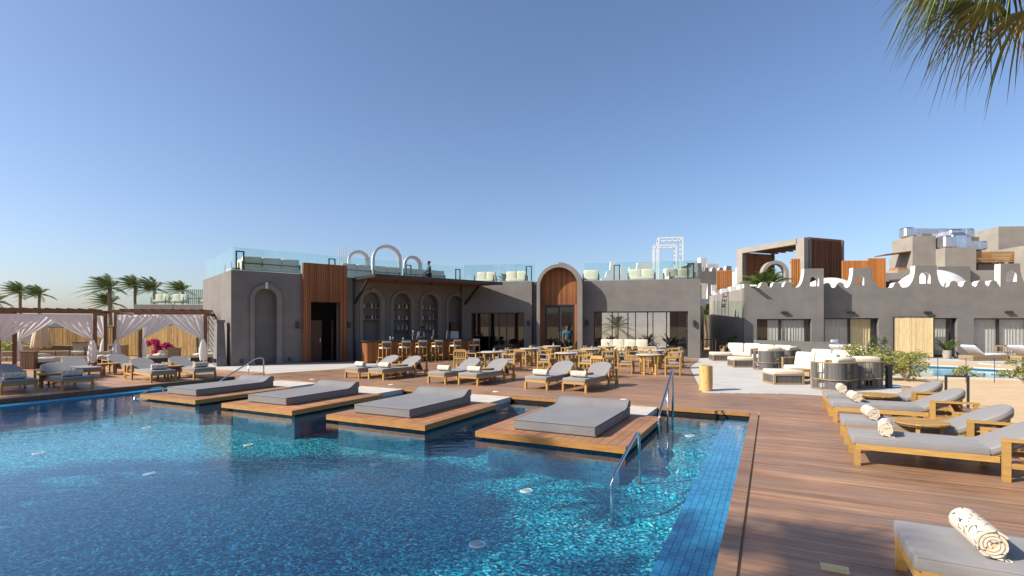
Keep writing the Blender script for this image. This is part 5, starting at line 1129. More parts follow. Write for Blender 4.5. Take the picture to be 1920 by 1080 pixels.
for x, y, n, h_, lab in [(-8.85, 26.9, 4, 1.85, 'cluster of slim white poles nearest the timber portal'), (-7.95, 28.35, 3, 1.8, 'cluster of slim white poles between the left and tall arches'), (-6.3, 29.6, 2, 1.7, 'pair of slim white poles right of the tall arch'), (-5.35, 30.2, 3, 1.65, 'cluster of slim white poles beyond the smallest arch')]:
    t = thing('white_poles', lab, 'poles', (x, y, 4.121), 40)
    for k in range(n): MB().tube([((k - n / 2) * .11, 0, 0), ((k - n / 2) * .11, 0, h_)], .02, 6).build('pole', 'white_metal', t)
    MB().box((-.05, 0, .03), (n * .12 + .1, .2, .06)).build('base', 'white_metal', t)
for i, (p, w_, d_, h_, lab) in enumerate([(RW(12.4, 5.6, RF), 1.5, 1.3, 3.3, 'taller white open-frame pergola on the restaurant roof'), (RW(11.9, 3.6, RF), 1.3, 1.0, 2.55, 'lower white open-frame pergola on the restaurant roof')]):
    t = thing('white_pergola', lab, 'pergola', p, -11.5)
    for sx in (-1, 1):
        for sy in (-1, 1): MB().bar((sx * w_ / 2, sy * d_ / 2, 0), (sx * w_ / 2, sy * d_ / 2, h_), .07, .07).build('post', 'white_metal', t)
    for sy in (-1, 1): MB().bar((-w_ / 2, sy * d_ / 2, h_), (w_ / 2, sy * d_ / 2, h_), .07, .07).build('beam', 'white_metal', t)
    for sx in (-1, 1): MB().bar((sx * w_ / 2, -d_ / 2, h_ + .002), (sx * w_ / 2, d_ / 2, h_ + .002), .065, .065).build('beam', 'white_metal', t)
    for k in range(4): MB().bar((-w_ / 2 + (k + .5) * w_ / 4, -d_ / 2, h_), (-w_ / 2 + (k + .5) * w_ / 4, d_ / 2, h_), .04, .04).build('rafter', 'white_metal', t)
# far roof terrace seats on the left
for x, lab in ((-29.6, 'pale seat on the far terrace roof nearest the palms'), (-28.1, 'pale seat on the far terrace roof beside the slatted screen'), (-25.6, 'pale seat on the far terrace roof nearest the grey block')): roof_sofa((x, 43.2, 3.451), 180, 1.2, lab)
sc = thing('roof_screen', 'grey vertical slat screen at the back of the far roof terrace', 'screen', (-28.6, 45.0, 3.42), 0)
for k in range(20): MB().box((k * .17, 0, .75), (.08, .04, 1.5)).build('slat', 'trim', sc)
MB().box((1.6, .04, .7), (3.4, .04, .08)).build('rail', 'trim', sc)
# ---- cabanas, screens and daybeds on the left
CAB = [(-21.6, 21.35), (-18.73, 23.0), (-18.05, 23.35), (-14.55, 24.3)]
def netting(par, p_top0, p_top1, p_tie, seed, zt=2.32, ztie=1.15):
    """one gathered curtain: full width at the beam, drawn in to the tie on the post, hanging tail below"""
    rr = random.Random(seed); nu, nv = 46, 16; a, b, t = Vector(p_top0), Vector(p_top1), Vector(p_tie); vs = []
    dirv = (b - a).normalized(); nrm = Vector((dirv.y, -dirv.x, 0)); ph = rr.uniform(0, 6)
    for j in range(nv + 1):
        q = j / nv
        for i in range(nu + 1):
            s = i / nu; top = a + (b - a) * s; e = q ** 1.0; sag = .10 * math.sin(math.pi * q) * s
            x = top + (t - top) * e; z = zt + (ztie - zt) * q - sag - 0.0
            fold = (.07 * (1 - q * .55)) * math.sin(s * 30 + ph + .8 * math.sin(s * 9)) * (.35 + .65 * q * (1 - q) * 3)
            p = x + nrm * fold; vs.append((p.x, p.y, z))
    fs = [(j * (nu + 1) + i, j * (nu + 1) + i + 1, (j + 1) * (nu + 1) + i + 1, (j + 1) * (nu + 1) + i) for j in range(nv) for i in range(nu)]
    m = MB().add(vs, fs); n2 = 18; base = len(m.v); v2 = []
    for j in range(9):
        q = j / 8; rad = .045 + .085 * q ** .7 + .05 * math.sin(q * math.pi)
        for i in range(n2): aa = 2 * math.pi * i / n2; rr_ = rad * (1 + .28 * math.sin(5 * aa + ph)); v2.append((t.x + rr_ * math.cos(aa), t.y + rr_ * math.sin(aa) * .8, ztie + .03 - q * (.98 + .06 * math.sin(4 * aa))))
    m.add(v2, [(j * n2 + i, j * n2 + (i + 1) % n2, (j + 1) * n2 + (i + 1) % n2, (j + 1) * n2 + i) for j in range(8) for i in range(n2)])
    return m.build('netting', 'net', par, smooth=True)
def cabana(p0, p1, depth, label, seed):
    a, b = Vector((*p0, 0)), Vector((*p1, 0)); d = b - a; L_ = d.length; t = thing('cabana', label, 'cabana', a + Vector((0, 0, -.03)), math.degrees(math.atan2(d.y, d.x)))
    for x in (0, L_):
        for y in (0, depth): MB().box((x, y, 1.2), (.13, .13, 2.4)).build('post', 'pergola_wood', t)
    for y in (0, depth): MB().box((L_ / 2, y, 2.47), (L_ + .5, .12, .14)).build('beam', 'pergola_wood', t)
    for x in (0, L_): MB().box((x, depth / 2, 2.34), (.1, depth - .14, .12)).build('side_beam', 'pergola_wood', t)
    n = 9
    for i in range(n): MB().box(((i + .5) * L_ / n, depth / 2, 2.565), (.06, depth + .3, .05)).build('rafter', 'pergola_wood', t)
    mid = L_ / 2
    netting(t, (.08, -.09, 0), (mid + .1, -.09, 0), (.06, -.12, 0), seed); netting(t, (L_ - .08, -.10, 0), (mid - .1, -.10, 0), (L_ - .06, -.13, 0), seed + 1)
    netting(t, (.1, depth + .09, 0), (mid, depth + .09, 0), (.08, depth + .11, 0), seed + 2); netting(t, (L_ - .1, depth + .1, 0), (mid, depth + .1, 0), (L_ - .08, depth + .12, 0), seed + 3)
    return t
cabana(CAB[0], CAB[1], 2.5, 'timber cabana with tied white netting beside the closed parasol', 11)
cabana(CAB[2], CAB[3], 2.5, 'timber cabana with tied white netting before the bougainvillea', 21)
cabana((-25.6, 19.3), (-22.2, 21.1), 2.5, 'timber cabana with white netting at the edge beyond the parasol cabana', 31)
def bamboo_fence(p0, p1, h, label, seed):
    a, b = Vector((*p0, -.032)), Vector((*p1, -.032)); d = b - a; L_ = d.length; t = thing('bamboo_fence', label, 'fence', a, math.degrees(math.atan2(d.y, d.x))); m = MB(); x = .05; rr = random.Random(seed)
    while x < L_ - .04:
        r = rr.uniform(.017, .024); m.tube([(x, rr.uniform(-.012, .012), .06), (x + rr.uniform(-.012, .012), 0, h - .03 + rr.uniform(-.03, .01))], r, 5); x += 2 * r + .001
    tag(m.build('canes', 'bamboo', t), kind='stuff')
    n = max(1, round(L_ / 2.4))
    for i in range(n + 1): MB().box((L_ * i / n, .05, h / 2), (.06, .06, h)).build('post', 'black_metal', t)
    for z in (.05, h): MB().box((L_ / 2, .03, z), (L_, .06, .05)).build('rail', 'black_metal', t)
bamboo_fence((-27.3, 30.0), (-23.6, 30.3), 1.72, 'bamboo fence panel beside the closed cream parasol', 1); bamboo_fence((-23.3, 30.2), (-17.6, 28.6), 1.85, 'long bamboo fence behind the bougainvillea cabana', 2)
def make_cabana_bed(loc, rz, label, w=.95):
    t = thing('cabana_bed', label, 'daybed', loc, rz, 'low daybeds in the cabanas')
    MB().box((0, 0, .16), (w, 1.7, .26), ch=.02).build('base', 'wicker_dark', t); soft('mattress', t, (0, 0, .36), (w, 1.75, .16), 'cream'); soft('bolster', t, (0, .7, .5), (w - .1, .24, .16), 'cream')
    for sx in (-1, 1):
        for sy in (-1, 1): MB().box((sx * (w / 2 - .06), sy * .8, .015), (.06, .06, .03)).build('foot', 'black_metal', t)
for p, rz, lab in [((-20.3, 22.2, -.03), 60, 'dark based daybed in the parasol cabana'), ((-19.0, 23.9, -.03), 55, 'dark based daybed by the right post of the parasol cabana'), ((-16.9, 24.9, -.03), 20, 'dark based daybed before the bougainvillea, away from the grey block'), ((-15.2, 25.4, -.03), 20, 'dark based daybed before the bougainvillea, nearer the grey block')]: make_cabana_bed(p, rz, lab)
for p, rz, lab in [((-20.0, 21.2, -.03), 20, 'slim wooden stand beside the parasol cabana daybed'), ((-15.95, 24.2, -.03), 20, 'slim wooden stand between the bougainvillea cabana daybeds')]:
    t = thing('wooden_stand', lab, 'stand', p, rz, 'slim wooden stands in the cabanas'); MB().box((0, 0, .38), (.46, .3, .7)).build('body', 'pergola_wood', t); MB().box((0, 0, .75), (.52, .36, .04)).build('top', 'teak_grey', t)
    for k in range(5): MB().box((-.18 + .09 * k, -.158, .38), (.075, .012, .66)).build('board', 'teak_grey', t)
tr = thing('wicker_armchair', 'pale wicker armchair with dark frame behind the parasol cabana', 'armchair', (-22.5, 26.6, -.03), -60)
for sx in (-1, 1):
    for sy in (-1, 1): MB().box((sx * .3, sy * .3, .35), (.04, .04, .7)).build('leg', 'black_metal', tr)
MB().box((-.3, 0, .62), (.05, .6, .56)).build('back', 'planter', tr); soft('seat_cushion', tr, (0, 0, .42), (.6, .56, .14), 'cream'); MB().box((-.3, 0, .92), (.06, .66, .04)).build('top_rail', 'black_metal', tr)
for i, (x0, y0, x1, y1) in enumerate(((-26.5, 25.4, -21.2, 26.6), (-26.6, 26.4, -21.4, 27.8), (-26.8, 27.6, -21.8, 29.0))):
    a, b = Vector((x0, y0, -.03)), Vector((x1, y1, -.03)); d = b - a; t = thing('low_terrace_wall', 'weathered low sleeper step behind the parasol cabana, %s one from the deck' % NUM[i], 'step', a, math.degrees(math.atan2(d.y, d.x)), 'sleeper steps behind the cabana')
    for k in range(4): MB().box(((k + .5) * d.length / 4, 0, .12 + .12 * i), (d.length / 4 - .02, .5, .24 + .24 * i), ch=.02).build('sleeper', 'teak_grey', t)
pu = thing('closed_parasol', 'closed cream parasol tied up in the garden behind the cabana', 'parasol', (-25.2, 27.4, -.03))
MB().tube([(0, 0, 0), (0, 0, 2.5)], .03, 8).build('pole', 'teak_grey', pu); MB().lathe([(.28, 0), (.28, .06), (.05, .08)], 16).build('base', 'planter', pu)
vs = []; n = 32
for k, (z, r) in enumerate(((2.45, .04), (2.2, .11), (1.7, .22), (1.2, .32), (.75, .38), (.68, .33))):
    for i in range(n): a = 2 * math.pi * i / n; q = r * (1 + .18 * math.cos(8 * a)); vs.append((q * math.cos(a), q * math.sin(a), z - (.05 * (1 + math.cos(8 * a)) if k > 3 else 0)))
MB().add(vs, [(k * n + i, k * n + (i + 1) % n, (k + 1) * n + (i + 1) % n, (k + 1) * n + i) for k in range(5) for i in range(n)]).build('canopy', 'umbrella_cloth', pu, smooth=True)
# tapered capped pillar by the block's sunlit side
sp = thing('tapered_pillar', 'tapered grey pillar with a cap beside the sunlit side of the grey block', 'pillar', LW(-.34, .62, -.03), 40)
MB().add([(-.2, -.5, 0), (.2, -.5, 0), (.2, .42, 0), (-.2, .42, 0), (-.14, -.25, 1.95), (.14, -.25, 1.95), (.14, .3, 1.95), (-.14, .3, 1.95)], [(3, 2, 1, 0), (4, 5, 6, 7), (0, 1, 5, 4), (1, 2, 6, 5), (2, 3, 7, 6), (3, 0, 4, 7)]).build('shaft', 'stucco', sp)
MB().box((0, .02, 2.01), (.34, .66, .12)).build('cap', 'stucco', sp)
for y in (-.3, .3): MB().tube([(0, y, 2.07), (0, y * 1.05, 2.45)], .015, 6).build('rod', 'steel', sp)
for y in (-.35, 0, .35): MB().box((-.23, y, .28), (.09, .09, .16)).build('tap', 'black_metal', sp)
# lodge sunbeds and plant stand
def white_bed(loc, rz, label):
    t = thing('white_sunbed', label, 'sunbed', loc, rz, 'white sunbeds on the lodge terrace'); MB().box((.95, 0, .14), (1.9, .8, .24)).build('base', 'teak_grey', t); soft('seat_cushion', t, (.62, 0, .31), (1.24, .78, .1), 'cloth_white')
    soft('back_cushion', t, (1.5, 0, .52), (.8, .76, .1), 'cloth_white', ry=R(-38))
for x, y, rz, lab in [(11.9, -1.9, 184, 'white-cushioned sunbed next to the potted plant'), (14.0, -2.0, 184, 'white-cushioned sunbed farther along the lodge terrace'), (5.1, -2.2, 200, 'white-cushioned sunbed beside the low garden wall')]: p = QW(x, y, -.005); white_bed(p, rz, lab)
wc = thing('white_chair', 'white garden chair behind the rounded end of the low wall', 'chair', QW(4.55, -1.2, -.005), -70)
for sx in (-1, 1):
    for sy in (-1, 1): MB().box((sx * .25, sy * .25, .22), (.04, .04, .44)).build('leg', 'black_metal', wc)
soft('seat', wc, (0, 0, .47), (.55, .55, .08), 'cloth_white'); soft('back', wc, (-.27, 0, .75), (.08, .55, .5), 'cloth_white', ry=R(-10))
bw_ = thing('wooden_armchair', 'open-backed wooden armchair between the white sunbeds', 'armchair', QW(12.9, -.9, -.005), -95)
for sx in (-1, 1):
    for sy in (-1, 1): MB().box((sx * .25, sy * .28, .33), (.05, .05, .66)).build('leg', 'teak_grey', bw_)
for sy in (-1, 1): MB().box((0, sy * .28, .68), (.56, .06, .04)).build('armrest', 'teak_grey', bw_)
MB().box((0, 0, .36), (.5, .5, .05)).build('seat', 'teak_grey', bw_); MB().box((-.25, 0, .7), (.04, .5, .08)).build('back_rail', 'teak_grey', bw_)
hb = thing('garden_rail', 'bent steel rail beside the plunge pool shrubs', 'handrail', (17.1, 24.55, -.03), 0); MB().tube([(0, 0, 0), (0, 0, .95), (.05, 0, 1.05), (.15, 0, 1.08), (.3, 0, 1.0), (.9, -.2, .5), (.92, -.2, 0)], .022, 8).build('rail', 'black_metal', hb, smooth=True)
# high tables in the passage
for x, y, lab in ((10.95, 28.8, 'dark high table in the passage beside the restaurant corner'),):
    t = thing('high_table', lab, 'table', (x, y, -.004), 0); MB().box((0, 0, 1.0), (1.0, .6, .05)).build('top', 'marble_black', t)
    for sx in (-1, 1):
        for sy in (-1, 1): MB().box((sx * .4, sy * .24, .487), (.05, .05, .975)).build('leg', 'teak_grey', t)
dup(ch0, (11.9, 28.3, -.003), 200, 'wooden chair alone in the dark passage beside the lodge', 'single dining chairs')
# ================================================================ plants
def fan_frond(mb, base, d, L_, rr, spread=150, nb=34, blade=.95, wind=(0, 0, 0)):
    """one fan-palm leaf: stalk, then a fan of narrow blades whose tips hang"""
    d = Vector(d).normalized(); up = Vector((0, 0, 1)); side = d.cross(up).normalized() if abs(d.z) < .98 else Vector((1, 0, 0)); nrm = side.cross(d).normalized()
    hub = Vector(base) + d * L_ + Vector((0, 0, -.10 * L_)); mid = Vector(base) + d * L_ * .5 + Vector((0, 0, .05))
    mb.cur = 0; mb.tube([base, mid, hub], [.028, .02, .014], 5)
    for i in range(nb):
        a = R(-spread / 2 + spread * (i + .5) / nb + rr.uniform(-3, 3)); bd = (d * math.cos(a) + side * math.sin(a)).normalized(); l = blade * (1 - .25 * abs(a) / R(spread / 2)) * rr.uniform(.75, 1.1)
        mb.cur = 1 if rr.random() < .08 else 0
        wv = side * math.cos(a) - d * math.sin(a); w0 = .024; pts = []; droop = rr.uniform(.35, .95)
        for k in range(5):
            q = k / 4; p = hub + bd * l * q + nrm * .06 * math.sin(q * 3) + Vector((0, 0, -droop * l * q ** 2.6)) + Vector(wind) * q * q * l; pts.append((p, wv * w0 * (1 - q) ** .55 * (1 if k else .5)))
        vs = []
        for p, w_ in pts: vs += [p - w_, p + w_]
        mb.add(vs, [(2 * k, 2 * k + 1, 2 * k + 3, 2 * k + 2) for k in range(4)])
def fan_palm(label, loc, h, seed, n=30, lean=(0, 0), group=None, stalk=.95, blade=1.0, skirt=14):
    rr = random.Random(seed); t = thing('fan_palm', label, 'palm tree', loc, 0, group); pts = []; rs = []
    for k in range(10): q = k / 9; pts.append((lean[0] * q * q, lean[1] * q * q, h * q)); rs.append(.24 - .09 * q + .02 * (k % 2))
    MB().tube(pts, rs, 12).build('trunk', 'bark', t, smooth=True); c = Vector((lean[0], lean[1], h)); m = MB()
    for i in range(n):
        az = 2.399 * i + rr.uniform(-.3, .3); el = R(75 - 105 * i / n + rr.uniform(-8, 8)); fan_frond(m, c + Vector((0, 0, rr.uniform(-.1, .25))), (math.cos(az) * math.cos(el), math.sin(az) * math.cos(el), math.sin(el)), stalk * rr.uniform(.8, 1.1), rr, blade=blade)
    m.build('crown', ['leaf_palm', 'leaf_dry'], t); m = MB()
    for i in range(skirt):
        az = rr.uniform(0, 6.28); el = R(rr.uniform(-80, -35)); fan_frond(m, c + Vector((0, 0, -.15)), (math.cos(az) * math.cos(el), math.sin(az) * math.cos(el), math.sin(el)), .7, rr, spread=100, nb=18, blade=.8)
    m.build('dead_leaves', ['leaf_dry', 'leaf_palm'], t); return t
fan_palm('fan palm whose hanging leaves reach in over the lounger row', (8.70, 7.7, -.03), 7.8, 5, n=60, lean=(-.45, .1), stalk=1.1, blade=1.25, skirt=3)
for i, (x, y, h, lab) in enumerate([(-13.9, 3.1, 9.0, 'tall fan palm beyond the near pool end, second of the shading palms'), (-12.3, -.35, 9.2, 'tall fan palm beyond the near pool end, closest to the brass plate'), (-17.2, 3.6, 9.4, 'tall fan palm beyond the near pool end, third of the shading palms'), (-18.3, -.6, 9.8, 'tall fan palm standing back from the near pool end'), (-26.2, 9.8, 9.0, 'tall fan palm shading the loungers of the side deck'), (-27.4, 12.2, 8.4, 'fan palm beside the side deck behind the far cabana'), (-19.6, 3.4, 9.2, 'fan palm farthest along the near pool end'), (-16.4, 1.7, 9.4, 'fan palm between two others at the near pool end'), (-17.3, 1.2, 9.5, 'slender fan palm in the middle of the shading palms')]):
    fan_palm(lab, (x, y, -.03), h, 40 + i, n=(14, 22)[i] if i < 2 else 46, skirt=4 if i < 2 else 10, blade=1.35, stalk=1.25, group='fan palms shading the pool')
def feather_palm(label, loc, h, seed, s=1.0, n=34, wind=(-.9, 0, .1), group=None, name='feather_palm', nl=22):
    rr = random.Random(seed); t = thing(name, label, 'palm tree', loc, 0, group)
    MB().tube([(0, 0, 0), (.05, 0, h * .4), (-.05, 0, h * .75), (0, 0, h)], [.2 * s, .16 * s, .14 * s, .15 * s], 10).build('trunk', 'bark', t, smooth=True); m = MB()
    for i in range(n):
        az = 2.399 * i; el = R(80 - 95 * i / n); d = Vector((math.cos(az) * math.cos(el), math.sin(az) * math.cos(el), math.sin(el))) + Vector(wind) * .55; d.normalize(); L_ = rr.uniform(1.7, 2.3) * s; pts = []
        for k in range(7): q = k / 6; pts.append(Vector((0, 0, h)) + d * L_ * q + Vector((0, 0, -.38 * L_ * q ** 2.4)) + Vector(wind) * .35 * L_ * q * q)
        m.tube(pts, [.03 * s * (1 - q / 7) for q in range(7)], 4)
        for k in range(nl):
            q = .12 + .86 * k / nl; f = q * 6; i0 = min(5, int(f)); p = pts[i0].lerp(pts[i0 + 1], f - i0); tan = (pts[i0 + 1] - pts[i0]).normalized(); sd = tan.cross(Vector((0, 0, 1)))
            if sd.length < .01: continue
            sd.normalize(); l = .62 * s * math.sin(math.pi * (q * .85 + .1)) * rr.uniform(.8, 1.1)
            for sg in (-1, 1):
                e = p + (sd * sg * .75 + tan * .7 + Vector((0, 0, -.35)) + Vector(wind) * .45).normalized() * l; w_ = tan * .036 * s; m.add([p - w_, p + w_, e], [(0, 1, 2)])
    m.build('crown', 'leaf_palm', t); return t
for i, (x, y, h, s, lab) in enumerate([(-67.2, 70, 6.2, 1.2, 'wind-blown far palm above the cabana roof, alone at the far side'), (-64.6, 70, 5.9, 1.12, 'wind-blown far palm above the cabana roof, second from the far side'), (-43.2, 55, 5.7, 1.2, 'stout wind-blown far palm directly above the gap between cabanas'), (-43.4, 59, 6.2, 1.05, 'far palm overlapping the stout one, behind it'), (-42.6, 61, 6.0, 1.15, 'far palm nearest the glazed roof terrace'), (-45.0, 70, 6.4, 1.2, 'far palm rising behind the glazed roof terrace'), (-70.5, 70, 4.9, 1.3, 'smaller far palm half hidden at the far side'), (-43.9, 56, 4.1, 1.0, 'short palm at the foot of the stout far palm')]):
    feather_palm(lab, (x, y, -.03), h, 70 + i, s, group='wind-blown palms on the skyline')
def leaves(mb, c, r, n, size, rr, flat=.0):
    for _ in range(n):
        while True:
            q = Vector((rr.uniform(-1, 1), rr.uniform(-1, 1), rr.uniform(-1, 1)))
            if q.length < 1: break
        q *= .45 + .55 * rr.random(); p = Vector(c) + Vector((q.x * r[0], q.y * r[1], q.z * r[2])); a = Vector((rr.gauss(0, 1), rr.gauss(0, 1), rr.gauss(0, .7))).normalized(); b = a.cross(Vector((rr.gauss(0, 1), rr.gauss(0, 1), rr.gauss(0, 1)))).normalized(); s = size * rr.uniform(.6, 1.3)
        mb.add([p - a * s, p + b * s * .42, p + a * s, p - b * s * .42], [(0, 1, 2, 3)])
def shrub(label, loc, r, n, seed, mat='leaf_yellow', size=.05, flowers=0, cat='shrub', group='shrubs along the plunge pool', name='garden_shrub', clumps=7):
    rr = random.Random(seed); t = thing(name, label, cat, loc, 0, group); st = MB(); lf = MB(); fl = MB()
    for k in range(clumps):
        a = rr.uniform(0, 6.28); q = rr.uniform(.1, .8); c = Vector((r[0] * q * math.cos(a), r[1] * q * math.sin(a), r[2] * rr.uniform(.35, 1.55))); st.tube([(0, 0, 0), (c.x * .4, c.y * .4, c.z * .6), tuple(c)], [.012, .009, .005], 5)
        leaves(lf, c, (r[0] * .42, r[1] * .42, r[2] * .42), n // clumps, size, rr)
        if flowers: leaves(fl, c + Vector((0, 0, r[2] * .1)), (r[0] * .4, r[1] * .4, r[2] * .4), flowers // clumps, size * .7, rr)
    st.build('stems', 'bark', t); lf.build('foliage', mat, t)
    if flowers: fl.build('flowers', 'flower_white', t)
    return t
WHERE = ['beside the bollard lamp', 'behind the rope armchairs', 'between the rope sofa and the plunge pool', 'nearest the dark clipped shrub', 'in front of the bamboo screen', 'at the corner of the bamboo screen', 'below the bent steel rail', 'in front of the potted plant', 'midway along the plunge pool', 'before the white sunbeds', 'past the white sunbeds', 'at the sunbed end of the garden', 'at the fence corner by the bollard lamp', 'along the wire fence behind the sofa', 'between the screen shrubs']
SH = [(12.3, 17.3, .5, .62, 1), (12.6, 18.6, .55, .7, 1), (13.2, 20.0, .55, .72, 1), (13.9, 21.2, .6, .75, 1), (14.7, 21.9, .55, .72, 0), (14.6, 19.4, .4, .42, 0), (16.0, 20.6, .5, .6, 0), (16.0, 18.0, .35, .28, 0), (17.2, 17.6, .35, .25, 0), (17.0, 16.9, .42, .50, 0), (18.3, 17.9, .35, .36, 0), (18.0, 16.5, .3, .3, 0), (13.0, 16.9, .5, .55, 0), (14.0, 18.3, .5, .6, 0), (15.3, 20.9, .5, .7, 0)]
for i, (x, y, r, h, fl) in enumerate(SH): shrub('airy yellow-green shrub %s' % WHERE[i], (x, y, -.032), (r * 1.35, r * 1.35, h * .85), int(1000 * r / .5) if h > .45 else 380, 200 + i, flowers=110 if fl else 0, size=.05, clumps=14)
shrub('dark clipped shrub against the lodge between curtained window and bamboo screen', (18.6, 26.2, -.006), (.5, .5, .75), 900, 231, 'leaf', .05, group=None)
wf = thing('wire_fence', 'thin wire fence with slim posts along the plunge pool shrubs', 'fence', (12.9, 16.6, -.03), math.degrees(math.atan2(-.5, 6)))
for k in range(9): MB().tube([(k * .85, 0, 0), (k * .85, 0, .8)], .009, 5).build('post', 'black_metal', wf)
for z in (.4, .78): MB().tube([(0, 0, z), (6.8, 0, z)], .004, 4).build('wire', 'black_metal', wf)
def potted(label, loc, seed, h=.9, n=9, pot=(.22, .45), mat='leaf', broad=.09):
    rr = random.Random(seed); t = thing('potted_plant', label, 'plant', loc); pr, ph = pot; MB().lathe([(pr * .75, 0), (pr, ph * .9), (pr, ph), (pr * .85, ph), (pr * .83, ph - .04)], 16).build('pot', 'planter', t); m = MB()
    for k in range(n):
        a = 2.4 * k; el = R(rr.uniform(35, 80)); d = Vector((math.cos(a) * math.cos(el), math.sin(a) * math.cos(el), math.sin(el))); L_ = h * rr.uniform(.7, 1.1); sd = d.cross(Vector((0, 0, 1))).normalized(); vs = []
        for j in range(6): q = j / 5; p = Vector((0, 0, ph - .04)) + d * L_ * q + Vector((0, 0, -.4 * L_ * q * q)); w_ = sd * broad * math.sin(math.pi * min(1, q * .9 + .08)); vs += [p - w_, p + w_]
        m.add(vs, [(2 * j, 2 * j + 1, 2 * j + 3, 2 * j + 2) for j in range(5)])
    m.build('leaves', mat, t)
potted('broad-leaved plant in a pot beside the open lodge window', QW(10.0, -1.0, -.005), 301, 1.3, 12, broad=.11)
for x, y, lab in ((8.5, 2.5, 'dark leafy plant inside the restaurant nearest the portal'), (10.9, 4.4, 'dark leafy plant in the middle of the restaurant'), (12.2, 3.2, 'dark leafy plant inside the restaurant near the far corner')): potted(lab, RW(x, y, .011), 310 + int(x), 1.5, 14, (.25, .5))
potted('dark leafy plant in the shaded passage by the lodge wall', (12.6, 29.4, -.004), 320, .95, 12, (.2, .8), broad=.12)
feather_palm('small palm in the courtyard passage behind the restaurant corner', (15.5, 41.0, -.03), 2.6, 401, .75, 18, (0, 0, 0), None, 'small_palm'); feather_palm('bushy palm on the lodge roof in front of the pale arch', (16.4, 33.2, 3.7), .35, 402, 1.05, 34, (0, 0, 0), None, 'small_palm', 26)
feather_palm('small palm in the roof terrace left of the arched portal', RW(2.0, 2.4, 4.14), .45, 403, .4, 16, (0, 0, 0), None, 'small_palm')
feather_palm('courtyard palm seen through the wide restaurant window', RW(9.0, 12.0, -.03), 1.6, 404, .8, 18, (0, 0, 0), None, 'small_palm')
bg = thing('bougainvillea', 'magenta bougainvillea bush in front of the bamboo fence', 'shrub', (-19.2, 27.6, -.03)); rr = random.Random(9); m = MB(); g = MB(); s_ = MB()
for k in range(11): c = Vector((rr.uniform(-.55, .75), rr.uniform(-.25, .25), rr.uniform(.3, 1.0))); s_.tube([(0, 0, 0), tuple(c * .6), tuple(c)], [.015, .01, .006], 5); leaves(m, c, (.26, .24, .2), 230, .05, rr); leaves(g, c, (.25, .25, .2), 25, .04, rr)
m.build('bracts', 'bougainvillea', bg); g.build('foliage', 'leaf', bg); s_.build('stems', 'bark', bg)
hd = thing('garden_hedge', 'low green hedge in the sunny garden behind the closed parasol', 'hedge', (-31.5, 32.5, -.03), -6); rr = random.Random(4); m = MB()
for k in range(30): leaves(m, (-3 + k * .26, rr.uniform(-.5, .5), rr.uniform(.25, .6)), (.4, .5, .32), 130, .09, rr)
m.build('foliage', 'leaf_yellow', hd); s_ = MB()
for k in range(12): s_.tube([(-3 + k * .65, 0, 0), (-3 + k * .65, 0, .5)], .02, 5)
s_.build('stems', 'bark', hd)
dk = thing('garden_wall', 'dark grey wall closing the garden behind the hedge', 'wall', (-40, 36.5, -.03), 0); MB().box((6, 0, .85), (12, .3, 1.7)).build('wall', 'stucco', dk); MB().box((6, 0, 1.74), (12.1, .4, .08)).build('coping', 'trim', dk)

